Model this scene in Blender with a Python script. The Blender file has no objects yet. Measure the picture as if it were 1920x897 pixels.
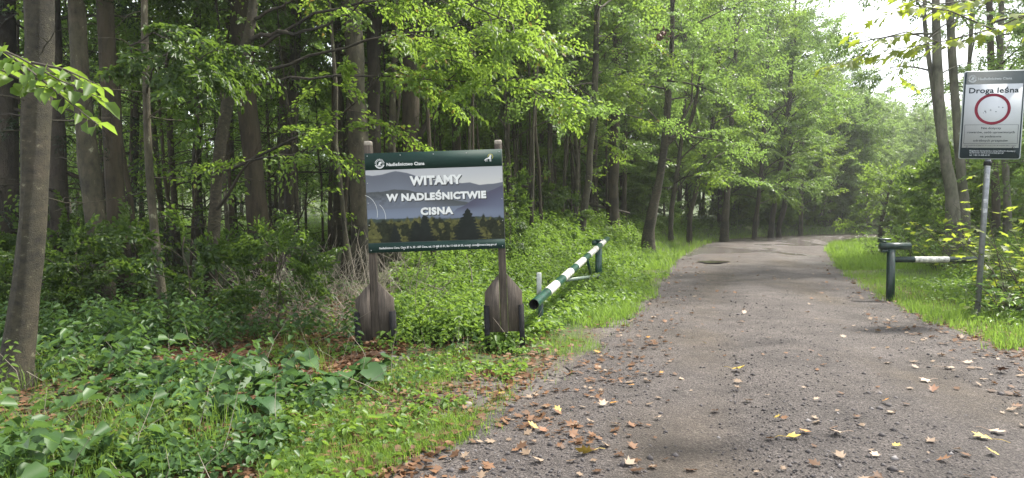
import bpy, math
import numpy as np
from mathutils import Vector
R = math.radians
C = bpy.context.scene
COL = C.collection
rng = np.random.default_rng(11)

# ------------------------------------------------------------------ camera, sky, sun, exposure
F_PX, CX, CY = 1300.0, 960.0, 448.5
PITCH = R(2.14)
CAM_H = 1.5
cam_d = bpy.data.cameras.new('camera')
cam_d.sensor_width = 36.0
cam_d.lens = 36.0 * F_PX / 1920.0
cam_d.clip_start, cam_d.clip_end = 0.05, 1500
cam = bpy.data.objects.new('camera', cam_d); COL.objects.link(cam)
cam.location = (0, 0, CAM_H)
cam.rotation_euler = (R(90) - PITCH, 0, 0)
C.camera = cam

SUN_AZ, SUN_EL = R(62), R(54)
world = bpy.data.worlds.new('World'); C.world = world
world.use_nodes = True
wn, wl = world.node_tree.nodes, world.node_tree.links
wn.clear()
wo = wn.new('ShaderNodeOutputWorld'); bg = wn.new('ShaderNodeBackground')
sky = wn.new('ShaderNodeTexSky'); sky.sky_type = 'NISHITA'; sky.sun_disc = False
sky.sun_elevation = SUN_EL; sky.sun_rotation = SUN_AZ
sky.air_density = 1.0; sky.dust_density = 3.0
# thin bright cloud over the sky
tcw = wn.new('ShaderNodeTexCoord'); nzw = wn.new('ShaderNodeTexNoise')
nzw.inputs['Scale'].default_value = 2.2; nzw.inputs['Detail'].default_value = 6
rw = wn.new('ShaderNodeValToRGB'); rw.color_ramp.elements[0].position = .30; rw.color_ramp.elements[1].position = .62
rw.color_ramp.elements[0].color = (.45, .45, .45, 1); rw.color_ramp.elements[1].color = (1, 1, 1, 1)
mxw = wn.new('ShaderNodeMix'); mxw.data_type = 'RGBA'
mxw.inputs['B'].default_value = (8.6, 8.9, 9.4, 1)
wl.new(tcw.outputs['Generated'], nzw.inputs['Vector']); wl.new(nzw.outputs['Fac'], rw.inputs['Fac'])
wl.new(rw.outputs['Color'], mxw.inputs['Factor']); wl.new(sky.outputs['Color'], mxw.inputs['A'])
wl.new(mxw.outputs['Result'], bg.inputs['Color'])
bg.inputs['Strength'].default_value = 0.11
wl.new(bg.outputs['Background'], wo.inputs['Surface'])

sun_d = bpy.data.lights.new('sun', 'SUN'); sun_d.energy = 4.4; sun_d.angle = R(5); sun_d.color = (1.0, .95, .86)
sun = bpy.data.objects.new('sun', sun_d); COL.objects.link(sun)
S = Vector((math.sin(SUN_AZ) * math.cos(SUN_EL), math.cos(SUN_AZ) * math.cos(SUN_EL), math.sin(SUN_EL)))
sun.rotation_euler = (-S).to_track_quat('-Z', 'Y').to_euler()
sun.location = S * 60

vs = C.view_settings
C.display_settings.display_device = 'sRGB'
vs.view_transform = 'Standard'; vs.look = 'None'; vs.gamma = 1; vs.use_curve_mapping = False
vs.exposure = 1.42
C.render.engine = 'CYCLES'
cy = C.cycles
cy.max_bounces = 7; cy.diffuse_bounces = 4; cy.glossy_bounces = 2; cy.transmission_bounces = 4
cy.volume_bounces = 0; cy.transparent_max_bounces = 4
cy.use_denoising = True
HAZE_DENSITY = 0.0011

# ------------------------------------------------------------------ helpers
def P(px, py, d):
    """point of the place seen at picture pixel (px,py), at ground distance d in front of the lens"""
    a, b = (px - CX) / F_PX, (CY - py) / F_PX
    y = math.cos(PITCH) + b * math.sin(PITCH); z = -math.sin(PITCH) + b * math.cos(PITCH)
    return np.array([a * d / y, d, CAM_H + z * d / y])

def unit(v):
    return v / np.maximum(np.linalg.norm(v, axis=-1, keepdims=True), 1e-9)

def sstep(a, b, x):
    t = np.clip((x - a) / (b - a), 0, 1); return t * t * (3 - 2 * t)

_perm = np.random.default_rng(5).random((64, 64))
def vnoise(x, y):
    x = np.asarray(x, float); y = np.asarray(y, float)
    xi = np.floor(x).astype(int); yi = np.floor(y).astype(int)
    fx = x - xi; fy = y - yi; fx = fx * fx * (3 - 2 * fx); fy = fy * fy * (3 - 2 * fy)
    g = lambda i, j: _perm[i % 64, j % 64]
    return (g(xi, yi) * (1 - fx) + g(xi + 1, yi) * fx) * (1 - fy) + (g(xi, yi + 1) * (1 - fx) + g(xi + 1, yi + 1) * fx) * fy
def fbm(x, y, o=4):
    r, a, s = 0, .5, 0
    for i in range(o):
        r = r + a * vnoise(x * 2 ** i + 17 * i, y * 2 ** i + 31 * i); s += a; a *= .5
    return r / s

class MB:
    """collects polygons, then links them as ONE mesh object"""
    def __init__(self): self.v = []; self.p = []; self.n = 0
    def add(self, verts, faces, mat=0):
        verts = np.asarray(verts, float).reshape(-1, 3); faces = np.asarray(faces, int)
        self.v.append(verts); self.p.append((faces + self.n, mat)); self.n += len(verts)
    def poly(self, verts, mat=0):
        self.add(verts, np.arange(len(verts))[None, :], mat)
    def box(self, c, s, mat=0, rot=None, bevel=0):
        c = np.asarray(c, float); hx, hy, hz = np.asarray(s, float) / 2
        if bevel:
            b = bevel; vs = []
            for sx in (-1, 1):
                for sy in (-1, 1):
                    for sz in (-1, 1):
                        vs += [(sx * (hx - b), sy * (hy - b), sz * hz), (sx * (hx - b), sy * hy, sz * (hz - b)), (sx * hx, sy * (hy - b), sz * (hz - b))]
            import bmesh
            bm = bmesh.new(); vv = [bm.verts.new(q) for q in vs]
            bmesh.ops.convex_hull(bm, input=vv); bmesh.ops.dissolve_limit(bm, angle_limit=.01, verts=bm.verts[:], edges=bm.edges[:])
            bm.verts.index_update()
            V = np.array([w.co for w in bm.verts]); fs = [[w.index for w in f.verts] for f in bm.faces]; bm.free()
        else:
            V = np.array([(x, y, z) for x in (-hx, hx) for y in (-hy, hy) for z in (-hz, hz)])
            fs = [[0, 1, 3, 2], [4, 6, 7, 5], [0, 4, 5, 1], [2, 3, 7, 6], [0, 2, 6, 4], [1, 5, 7, 3]]
        if rot is not None: V = V @ np.asarray(rot).T
        V = V + c; self.v.append(V)
        for f in fs: self.p.append((np.array([f]) + self.n, mat))
        self.n += len(V)
    def tube(self, pts, rad, sides=8, mat=0, cap=True, noise=0, seed=0):
        pts = np.asarray(pts, float); n = len(pts); rad = np.broadcast_to(np.asarray(rad, float), (n,))
        t = unit(np.gradient(pts, axis=0))
        ref = np.array([0, 0, 1.]) if abs(t[0][2]) < .8 else np.array([1., 0, 0])
        u = unit(np.cross(ref, t)); 
        for i in range(1, n):
            if np.dot(u[i], u[i - 1]) < 0: u[i] = -u[i]
        w = np.cross(t, u)
        a = np.arange(sides) * 2 * np.pi / sides
        rr = rad[:, None] * np.ones((1, sides))
        if noise:
            r2 = np.random.default_rng(seed); lobes = r2.normal(0, 1, (n, sides))
            lobes = (lobes + np.roll(lobes, 1, 1) + np.roll(lobes, 1, 0)) / 2
            rr = rr * (1 + noise * lobes)
        V = pts[:, None, :] + rr[:, :, None] * (np.cos(a)[None, :, None] * u[:, None, :] + np.sin(a)[None, :, None] * w[:, None, :])
        i = np.arange(n - 1)[:, None] * sides; j = np.arange(sides)[None, :]; k = (j + 1) % sides
        Fq = np.stack([i + j, i + k, i + sides + k, i + sides + j], -1).reshape(-1, 4)
        n0 = self.n
        self.add(V.reshape(-1, 3), Fq, mat)
        if cap:
            self.p.append((np.arange(sides)[None, ::-1] + n0, mat)); self.p.append((np.arange(sides)[None, :] + n0 + (n - 1) * sides, mat))
    def build(self, name, mats, parent=None, loc=None, smooth=False, attrs=None):
        V = np.concatenate(self.v)
        if loc is not None: V = V - np.asarray(loc)
        me = bpy.data.meshes.new(name)
        sizes = np.concatenate([np.full(len(f), f.shape[1]) for f, m in self.p])
        loops = np.concatenate([f.ravel() for f, m in self.p])
        mi = np.concatenate([np.full(len(f), m) for f, m in self.p])
        me.vertices.add(len(V)); me.vertices.foreach_set('co', V.astype(np.float32).ravel())
        me.loops.add(len(loops)); me.loops.foreach_set('vertex_index', loops.astype(np.int32))
        me.polygons.add(len(sizes))
        st = np.concatenate([[0], np.cumsum(sizes)[:-1]])
        me.polygons.foreach_set('loop_start', st.astype(np.int32))
        me.polygons.foreach_set('material_index', mi.astype(np.int32))
        if smooth: me.polygons.foreach_set('use_smooth', np.ones(len(sizes), bool))
        for m in (mats if isinstance(mats, (list, tuple)) else [mats]): me.materials.append(m)
        me.update(calc_edges=True)
        for an, av in (attrs or {}).items():
            a = me.attributes.new(an, 'FLOAT', 'POINT'); a.data.foreach_set('value', np.asarray(av, np.float32))
        o = bpy.data.objects.new(name, me); COL.objects.link(o)
        if parent is not None: o.parent = parent
        elif loc is not None: o.location = loc
        return o

def tag(o, label=None, cat=None, group=None, kind=None):
    if label: o['label'] = label
    if cat: o['category'] = cat
    if group: o['group'] = group
    if kind: o['kind'] = kind
    return o
def empty(name, loc, label=None, cat=None, group=None):
    o = bpy.data.objects.new(name, None); COL.objects.link(o); o.location = loc; o.empty_display_size = .2
    return tag(o, label, cat, group)
def copy_tree(o, parent=None):
    c = o.copy(); COL.objects.link(c); c.parent = parent
    for ch in list(o.children): copy_tree(ch, c)
    return c

def srgb(r, g, b):
    f = lambda c: (c / 12.92 if c <= .04045 else ((c + .055) / 1.055) ** 2.4)
    return (f(r / 255), f(g / 255), f(b / 255), 1)

# ------------------------------------------------------------------ materials
def newmat(name):
    m = bpy.data.materials.new(name); m.use_nodes = True
    n, l = m.node_tree.nodes, m.node_tree.links
    b = n['Principled BSDF']
    return m, n, l, b
def noise_node(n, l, scale, detail=4, coord='Object', rough=.6, stretch=None):
    tc = n.new('ShaderNodeTexCoord'); nz = n.new('ShaderNodeTexNoise')
    nz.inputs['Scale'].default_value = scale; nz.inputs['Detail'].default_value = detail; nz.inputs['Roughness'].default_value = rough
    if stretch:
        mp = n.new('ShaderNodeMapping'); mp.inputs['Scale'].default_value = stretch
        l.new(tc.outputs[coord], mp.inputs['Vector']); l.new(mp.outputs['Vector'], nz.inputs['Vector'])
    else: l.new(tc.outputs[coord], nz.inputs['Vector'])
    return nz
def ramp(n, l, src, stops):
    r = n.new('ShaderNodeValToRGB'); e = r.color_ramp.elements
    while len(e) < len(stops): e.new(.5)
    for el, (p, c) in zip(e, stops): el.position = p; el.color = (*c[:3], 1)
    l.new(src, r.inputs['Fac']); return r
def bump(n, l, b, src, strength=.5, dist=.02):
    bp = n.new('ShaderNodeBump'); bp.inputs['Strength'].default_value = strength; bp.inputs['Distance'].default_value = dist
    l.new(src, bp.inputs['Height']); l.new(bp.outputs['Normal'], b.inputs['Normal']); return bp

def leaf_mat(name, dark, light, trans, tfac=.45, rough=.42, warm=None, spec=.3):
    m, n, l, b = newmat(name)
    geo = n.new('ShaderNodeNewGeometry')
    nz = noise_node(n, l, .55, 2)
    ad = n.new('ShaderNodeMath'); ad.operation = 'MULTIPLY_ADD'; ad.inputs[1].default_value = .55
    l.new(geo.outputs['Random Per Island'], ad.inputs[0])
    sc = n.new('ShaderNodeMath'); sc.operation = 'MULTIPLY'; sc.inputs[1].default_value = .45
    l.new(nz.outputs['Fac'], sc.inputs[0]); oi = n.new('ShaderNodeObjectInfo'); ob = n.new('ShaderNodeMath'); ob.operation = 'MULTIPLY_ADD'; ob.inputs[1].default_value = .26; l.new(oi.outputs['Random'], ob.inputs[0]); l.new(sc.outputs[0], ob.inputs[2]); sb_ = n.new('ShaderNodeMath'); sb_.operation = 'SUBTRACT'; sb_.inputs[1].default_value = .13; l.new(ob.outputs[0], sb_.inputs[0]); l.new(sb_.outputs[0], ad.inputs[2])
    stops = [(.12, dark), (.75, light)]
    tstops = [(.12, tuple(c * .75 for c in trans)), (.75, trans)]
    if warm: stops.append((.86, light)); stops.append((.9, warm)); tstops.append((.86, trans)); tstops.append((.9, tuple(c * 1.2 for c in warm)))
    rp = ramp(n, l, ad.outputs[0], stops); rt = ramp(n, l, ad.outputs[0], tstops)
    l.new(rp.outputs['Color'], b.inputs['Base Color']); b.inputs['Roughness'].default_value = rough
    b.inputs['Specular IOR Level'].default_value = spec
    tr = n.new('ShaderNodeBsdfTranslucent'); l.new(rt.outputs['Color'], tr.inputs['Color'])
    mx = n.new('ShaderNodeMixShader'); mx.inputs['Fac'].default_value = tfac
    l.new(b.outputs[0], mx.inputs[1]); l.new(tr.outputs[0], mx.inputs[2])
    l.new(mx.outputs[0], n['Material Output'].inputs['Surface'])
    return m

def bark_mat(name, c1, c2, c3, scale=6, stretch=(1, 1, .35), bs=.6, lich=.62):
    m, n, l, b = newmat(name)
    nz = noise_node(n, l, scale, 7, 'Object', .65, stretch)
    rp = ramp(n, l, nz.outputs['Fac'], [(.3, c1), (.55, c2), (lich + .04, c2), (lich + .1, c3)])
    big = noise_node(n, l, 1.3, 3)
    rb = ramp(n, l, big.outputs['Fac'], [(.35, (.45, .47, .40)), (.5, (.95, 1.0, .78)), (.65, (1.25, 1.2, 1.1))])
    mx = n.new('ShaderNodeMix'); mx.data_type = 'RGBA'; mx.blend_type = 'MULTIPLY'; mx.inputs['Factor'].default_value = 1
    l.new(rp.outputs['Color'], mx.inputs['A']); l.new(rb.outputs['Color'], mx.inputs['B'])
    l.new(mx.outputs['Result'], b.inputs['Base Color']); b.inputs['Roughness'].default_value = .85
    fine = noise_node(n, l, scale * 6, 5, 'Object', .7, stretch)
    bump(n, l, b, fine.outputs['Fac'], bs, .03)
    return m

def plain(name, col, rough=.5, metal=0, var=.25, vs_=8, bs=.1, spec=.5):
    m, n, l, b = newmat(name)
    nz = noise_node(n, l, vs_, 6, 'Object', .65)
    lo = tuple(c * (1 - var) for c in col[:3]); hi = tuple(min(1, c * (1 + var)) for c in col[:3])
    rp = ramp(n, l, nz.outputs['Fac'], [(.35, lo), (.65, hi)])
    l.new(rp.outputs['Color'], b.inputs['Base Color']); b.inputs['Roughness'].default_value = rough
    b.inputs['Metallic'].default_value = metal; b.inputs['Specular IOR Level'].default_value = spec
    if bs: bump(n, l, b, nz.outputs['Fac'], bs, .01)
    return m

M = {}
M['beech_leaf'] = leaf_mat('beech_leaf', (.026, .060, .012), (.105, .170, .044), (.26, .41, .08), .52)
M['sun_leaf'] = leaf_mat('hornbeam_leaf', (.040, .085, .012), (.100, .165, .028), (.28, .42, .055), .52, warm=(.22, .17, .04))
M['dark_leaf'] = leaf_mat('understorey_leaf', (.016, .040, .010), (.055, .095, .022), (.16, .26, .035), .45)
M['haze_leaf'] = leaf_mat('haze_tinted_leaf', (.060, .105, .035), (.150, .210, .080), (.26, .38, .10), .5)  # lighter leaf colour stands in for sunlit haze on the far trees
M['needle'] = leaf_mat('fir_needle', (.008, .020, .008), (.022, .045, .016), (.03, .06, .015), .2)
M['maple_leaf'] = leaf_mat('maple_leaf', (.040, .080, .012), (.13, .17, .022), (.38, .46, .05), .55, warm=(.25, .17, .03))
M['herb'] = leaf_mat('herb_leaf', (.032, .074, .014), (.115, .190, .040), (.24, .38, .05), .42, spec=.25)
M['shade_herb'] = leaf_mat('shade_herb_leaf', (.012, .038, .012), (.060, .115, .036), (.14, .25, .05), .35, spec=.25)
M['nettle'] = leaf_mat('nettle_leaf', (.030, .070, .014), (.105, .165, .035), (.22, .34, .05), .4, warm=(.20, .19, .05), spec=.2)
M['big_leaf'] = leaf_mat('butterbur_leaf', (.020, .058, .020), (.060, .118, .040), (.10, .20, .05), .3, rough=.5, spec=.25)
M['grass'] = leaf_mat('grass_blade', (.055, .115, .016), (.150, .240, .036), (.28, .44, .06), .48, warm=(.20, .17, .06))
M['litter'] = leaf_mat('litter_leaf', (.050, .025, .012), (.20, .105, .055), (.20, .10, .04), .2, warm=(.36, .30, .22), rough=.6)
M['litter_pale'] = leaf_mat('pale_leaf', (.12, .075, .045), (.28, .21, .15), (.2, .12, .06), .15, rough=.6)
M['beech_bark'] = bark_mat('beech_bark', (.020, .016, .011), (.070, .058, .040), (.20, .185, .145), 15, (.9, .9, 1.3), 1.3, .575)
M['rough_bark'] = bark_mat('rough_bark', (.016, .012, .008), (.056, .043, .029), (.13, .115, .085), 7, (1, 1, .22), 1.0, .62)
M['dark_bark'] = bark_mat('spruce_bark', (.014, .011, .009), (.045, .036, .028), (.12, .11, .09), 8, (1, 1, .35), 1.0, .66)
M['grey_bark'] = bark_mat('grey_bark', (.018, .015, .010), (.066, .056, .040), (.21, .20, .16), 9, (1, 1, .5), .8, .58)
M['ash_bark'] = bark_mat('ash_bark', (.05, .047, .04), (.13, .122, .105), (.26, .255, .23), 8, (1, 1, .4), .6, .60)
M['twig'] = plain('twig', (.045, .036, .026), .85)
M['dead_twig'] = plain('dead_wood', (.20, .175, .14), .85)

# ------------------------------------------------------------------ terrain
def smooth_edge(pts):
    pts = np.array(pts); yy = np.linspace(pts[0, 1], pts[-1, 1], 1200)
    xx = np.interp(yy, pts[:, 1], pts[:, 0]); k = 41
    pad = np.concatenate([np.linspace(xx[0] - (xx[20] - xx[0]), xx[0], 20, endpoint=False), xx, xx[-1] + (np.arange(1, 21)) * (xx[-1] - xx[-2])])
    return yy, np.convolve(pad, np.ones(k) / k, 'valid')
LY, LX = smooth_edge([(-2.6, -14), (-1.55, 0), (-0.62, 3.6), (0.10, 5.6), (0.95, 7.7), (2.0, 10.8), (3.3, 15), (5.2, 21.7), (8.5, 31), (12.2, 39), (16.3, 44.5), (22, 48.5), (30, 51), (60, 54)])
RY, RX = smooth_edge([(4.2, -14), (4.5, 0), (4.85, 4), (5.15, 7), (5.75, 9.75), (7.8, 16.25), (12.6, 27.9), (15.6, 34), (20, 39.5), (28, 43), (60, 46)])
def Ledge(y): return np.where(y > 54, 60 + (y - 54) * 9, np.interp(y, LY, LX))
def Redge(y): return np.where(y > 46, 400., np.interp(y, RY, RX))
def height(x, y):
    x = np.asarray(x, float); y = np.asarray(y, float)
    s = Ledge(y) - x; t = x - Redge(y)
    amp = 1.25 * sstep(9.5, 19, y) * (1 - .55 * sstep(33, 50, y))
    z = amp * sstep(.5, 4.2, s) * sstep(-6.5, -1.2, x + .05 * (y - 20))
    z = z + np.clip(s - 3, 0, 60) * .012 * sstep(2, 12, s)
    z = z + sstep(.8, 8, t) * (.35 + .02 * np.clip(t, 0, 60))
    out = np.maximum(np.maximum(s, t), 0)
    z = z + (fbm(x * .35 + 9, y * .35, 3) - .5) * .5 * sstep(.8, 4, out)
    z = z + (fbm(x * 1.9 + 3, y * 1.9, 3) - .5) * .12 * sstep(.1, 1.2, out)
    z = z - .05 * sstep(0.05, .5, np.minimum(-s, -t))
    far = np.hypot(x, y)
    z = z + np.clip(far - 75, 0, 400) * .10 * sstep(75, 110, far)
    return z
def hgt(x, y): return float(height(np.array([x]), np.array([y]))[0])

xs = np.unique(np.concatenate([np.linspace(-260, -20, 50), np.linspace(-20, -7, 60), np.linspace(-7, 9, 150), np.linspace(9, 30, 110), np.linspace(30, 300, 60)]))
ys = np.unique(np.concatenate([np.linspace(-30, 2, 20), np.linspace(2, 14, 120), np.linspace(14, 55, 160), np.linspace(55, 330, 60)]))
GX, GY = np.meshgrid(xs, ys, indexing='ij')
GZ = height(GX, GY)
s_, t_ = Ledge(GY) - GX, GX - Redge(GY)
edge_d = np.maximum(s_, t_)
jit = (fbm(GX * 1.3, GY * 1.3, 3) - .5) * 1.6
dirt = 1 - sstep(.0, .7, edge_d + jit * .7)
green = sstep(.2, 1.0, edge_d + jit) * (1 - .75 * sstep(2.2, 5, s_ + jit) * (1 - sstep(9, 16, GY)))
nx, ny = len(xs), len(ys)
idx = (np.arange(nx)[:, None] * ny + np.arange(ny)[None, :])
q = np.stack([idx[:-1, :-1], idx[1:, :-1], idx[1:, 1:], idx[:-1, 1:]], -1).reshape(-1, 4)
m, n, l, b = newmat('forest_floor')
a1 = n.new('ShaderNodeAttribute'); a1.attribute_name = 'dirt'
a2 = n.new('ShaderNodeAttribute'); a2.attribute_name = 'green'
nz = noise_node(n, l, 14, 8, 'Object', .75); nz2 = noise_node(n, l, 1.1, 5)
lit = ramp(n, l, nz.outputs['Fac'], [(.32, (.022, .016, .011)), (.5, (.075, .046, .028)), (.66, (.17, .105, .065))])
grn = ramp(n, l, nz.outputs['Fac'], [(.32, (.020, .030, .010)), (.55, (.060, .085, .022)), (.7, (.10, .13, .035))])
grv = ramp(n, l, nz.outputs['Fac'], [(.32, (.045, .038, .035)), (.5, (.10, .085, .076)), (.68, (.19, .165, .145))])
x1 = n.new('ShaderNodeMix'); x1.data_type = 'RGBA'; l.new(a2.outputs['Fac'], x1.inputs['Factor']); l.new(lit.outputs['Color'], x1.inputs['A']); l.new(grn.outputs['Color'], x1.inputs['B'])
x2 = n.new('ShaderNodeMix'); x2.data_type = 'RGBA'; l.new(a1.outputs['Fac'], x2.inputs['Factor']); l.new(x1.outputs['Result'], x2.inputs['A']); l.new(grv.outputs['Color'], x2.inputs['B'])
l.new(x2.outputs['Result'], b.inputs['Base Color']); b.inputs['Roughness'].default_value = .9
bump(n, l, b, nz.outputs['Fac'], .9, .05)
M['floor'] = m
g = MB(); g.add(np.stack([GX, GY, GZ], -1).reshape(-1, 3), q)
tag(g.build('ground', M['floor'], smooth=True, attrs={'dirt': dirt.ravel(), 'green': green.ravel()}), kind='structure')

# road: crushed-stone sheet between the two edges
m, n, l, b = newmat('gravel_road')
fine = noise_node(n, l, 24, 9, 'Object', .88)
vor = n.new('ShaderNodeTexVoronoi'); vor.inputs['Scale'].default_value = 70; tc = n.new('ShaderNodeTexCoord'); l.new(tc.outputs['Object'], vor.inputs['Vector'])
mxh = n.new('ShaderNodeMath'); mxh.operation = 'MULTIPLY_ADD'; mxh.inputs[1].default_value = .45
l.new(vor.outputs['Distance'], mxh.inputs[0]); l.new(fine.outputs['Fac'], mxh.inputs[2])
big = noise_node(n, l, .55, 6, 'Object', .65, (1.2, .5, 1))
grey = ramp(n, l, mxh.outputs[0], [(.38, (.012, .010, .010)), (.56, (.056, .047, .045)), (.74, (.112, .097, .093)), (.92, (.22, .198, .19))])
sand = ramp(n, l, mxh.outputs[0], [(.36, (.030, .023, .018)), (.57, (.076, .060, .047)), (.78, (.125, .102, .082)), (.95, (.20, .172, .145))])
fm = ramp(n, l, big.outputs['Fac'], [(.50, (0, 0, 0)), (.72, (.85, .85, .85))])
xm = n.new('ShaderNodeMix'); xm.data_type = 'RGBA'; trk = n.new('ShaderNodeAttribute'); trk.attribute_name = 'track'; tm = n.new('ShaderNodeMath'); tm.operation = 'MULTIPLY_ADD'; tm.inputs[1].default_value = .85; tm.use_clamp = True; l.new(trk.outputs['Fac'], tm.inputs[0]); l.new(fm.outputs['Color'], tm.inputs[2]); l.new(tm.outputs[0], xm.inputs['Factor']); l.new(grey.outputs['Color'], xm.inputs['A']); l.new(sand.outputs['Color'], xm.inputs['B'])
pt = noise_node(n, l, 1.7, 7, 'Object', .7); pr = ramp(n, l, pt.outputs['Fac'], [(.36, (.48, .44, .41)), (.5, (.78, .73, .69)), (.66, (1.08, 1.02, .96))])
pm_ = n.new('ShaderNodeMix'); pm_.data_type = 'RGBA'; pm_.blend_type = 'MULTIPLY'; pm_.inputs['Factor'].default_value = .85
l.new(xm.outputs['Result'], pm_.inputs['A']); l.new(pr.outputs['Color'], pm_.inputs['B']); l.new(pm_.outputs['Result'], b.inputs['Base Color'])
wet = n.new('ShaderNodeAttribute'); wet.attribute_name = 'wet'
wr = ramp(n, l, wet.outputs['Fac'], [(.1, (.85, .85, .85)), (.7, (.17, .17, .17))]); l.new(wr.outputs['Color'], b.inputs['Roughness'])
bp = bump(n, l, b, mxh.outputs[0], 1.0, .05)
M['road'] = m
rows, cols = 420, 40
lp = np.stack([LX, LY], 1); rp_ = np.stack([RX, RY], 1)
def resamp(p, k):
    d = np.concatenate([[0], np.cumsum(np.linalg.norm(np.diff(p, axis=0), axis=1))]); u = (np.linspace(0, 1, k)) * d[-1]
    return np.stack([np.interp(u, d, p[:, 0]), np.interp(u, d, p[:, 1])], 1)
A_, B_ = resamp(lp, rows), resamp(rp_, rows)
ej = lambda p, o: (fbm(p[:, 0] * 2.2 + o, p[:, 1] * 2.2, 3) - .5) * .5
A_[:, 0] += ej(A_, 0); B_[:, 0] += ej(B_, 40)
w = np.linspace(0, 1, cols)
XY = A_[:, None, :] * (1 - w)[None, :, None] + B_[:, None, :] * w[None, :, None]
Zr = .014 + .03 * np.sin(np.pi * w)[None, :] * np.ones((rows, 1)) - .018 * np.exp(-((w - .30) / .07) ** 2)[None, :] - .018 * np.exp(-((w - .72) / .07) ** 2)[None, :]
Zr = Zr + (fbm(XY[..., 0] * 1.4, XY[..., 1] * 1.4, 3) - .5) * .03 * np.sin(np.pi * w)[None, :]
i2 = np.arange(rows)[:, None] * cols + np.arange(cols)[None, :]
q = np.stack([i2[:-1, :-1], i2[:-1, 1:], i2[1:, 1:], i2[1:, :-1]], -1).reshape(-1, 4)
wetv = sstep(17, 26, XY[..., 1]) * sstep(.32, .52, fbm(XY[..., 0] * .5 + 4, XY[..., 1] * .22, 3)) 
trackv = (np.exp(-((w - .27) / .09) ** 2) + np.exp(-((w - .70) / .10) ** 2))[None, :] * sstep(.35, .65, fbm(XY[..., 0] * .9 + 2, XY[..., 1] * .5, 4)) - .35 * sstep(.5, .7, fbm(XY[..., 0] * .8 + 12, XY[..., 1] * .6, 3))
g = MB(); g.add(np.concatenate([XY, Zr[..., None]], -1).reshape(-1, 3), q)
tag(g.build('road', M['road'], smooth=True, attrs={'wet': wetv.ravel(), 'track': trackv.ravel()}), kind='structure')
def road_z(x, y):
    wv = np.clip((x - Ledge(y)) / (Redge(y) - Ledge(y)), 0, 1)
    return .014 + .03 * np.sin(np.pi * wv) - .018 * np.exp(-((wv - .30) / .07) ** 2) - .018 * np.exp(-((wv - .72) / .07) ** 2) + (fbm(x * 1.4, y * 1.4, 3) - .5) * .03 * np.sin(np.pi * wv)

# puddle
m, n, l, b = newmat('puddle_water'); b.inputs['Base Color'].default_value = (.070, .066, .045, 1); b.inputs['Roughness'].default_value = .12
nzp = noise_node(n, l, 9, 2); bump(n, l, b, nzp.outputs['Fac'], .04, .01)
pc = P(1337, 496, 20.6)
th = np.linspace(0, 2 * np.pi, 40, endpoint=False)
rr = 1 + .22 * np.sin(3 * th + .6) + .12 * np.sin(5 * th)
g = MB(); g.poly(np.stack([pc[0] + .42 * rr * np.cos(th) + .1 * np.sin(th), pc[1] + .50 * rr * np.sin(th), np.full(40, .056)], 1))
tag(g.build('puddle', m), kind='structure')

# ------------------------------------------------------------------ leaves
def leaf_arrays(pos, d, nrm, ln, wd, fold=True, mb=None, mat=0, curl=.12, cup=.28):
    """turn leaf frames into polygons: two quads folded on the midrib, or one diamond"""
    d = unit(d); nrm = unit(nrm - (nrm * d).sum(-1, keepdims=True) * d); sd = np.cross(nrm, d)
    ln = np.asarray(ln)[:, None]; wd = np.asarray(wd)[:, None]; N = len(pos)
    tip = pos + d * ln - nrm * ln * curl * 1.6
    if fold:
        up = nrm * wd * cup
        l1 = pos + d * ln * .28 + sd * wd * .48 + up; l2 = pos + d * ln * .66 + sd * wd * .40 + up - nrm * ln * curl * .6
        r1 = pos + d * ln * .28 - sd * wd * .48 + up; r2 = pos + d * ln * .66 - sd * wd * .40 + up - nrm * ln * curl * .6
        V = np.stack([pos, l1, l2, tip, r2, r1], 1).reshape(-1, 3)
        o = np.arange(N)[:, None] * 6
        Fq = np.concatenate([o + np.array([[0, 3, 2, 1]]), o + np.array([[0, 5, 4, 3]])])
    else:
        l1 = pos + d * ln * .45 + sd * wd * .5 + nrm * wd * .12; r1 = pos + d * ln * .45 - sd * wd * .5 + nrm * wd * .12
        V = np.stack([pos, r1, tip, l1], 1).reshape(-1, 3); o = np.arange(N)[:, None] * 4
        Fq = o + np.array([[0, 1, 2, 3]])
    mb.add(V, Fq, mat)

def spray_tpl(r, L=1.0, leaf=.09, nside=7):
    pos, dr = [], []
    def twig(p, ang, ln, drp):
        n = max(3, int(ln / (leaf * .62))); sgn = 1
        for k in range(n + 1):
            u = (k + .6) / (n + .6); q = np.array([p[0] + math.cos(ang) * ln * u, p[1] + math.sin(ang) * ln * u, p[2] - drp * ln * u * u])
            a = ang + sgn * r.uniform(.5, 1.0) if k < n else ang
            sgn = -sgn
            pos.append(q); dr.append([math.cos(a), math.sin(a), -.15 - .25 * u])
    sg = 1
    for k in range(nside):
        u = .10 + .8 * k / nside; ln = L * (.50 - .28 * u) * r.uniform(.75, 1.2)
        twig((L * u, 0, -.12 * L * u * u), sg * r.uniform(.6, .95), ln, .15); sg = -sg
    twig((0, 0, 0), 0, L, .12)
    return np.array(pos), np.array(dr)
_r = np.random.default_rng(3)
SPRAYS = [spray_tpl(_r) for _ in range(6)]
NSPRAYS = [spray_tpl(_r, 1.0, .055, 9) for _ in range(3)]

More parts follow.
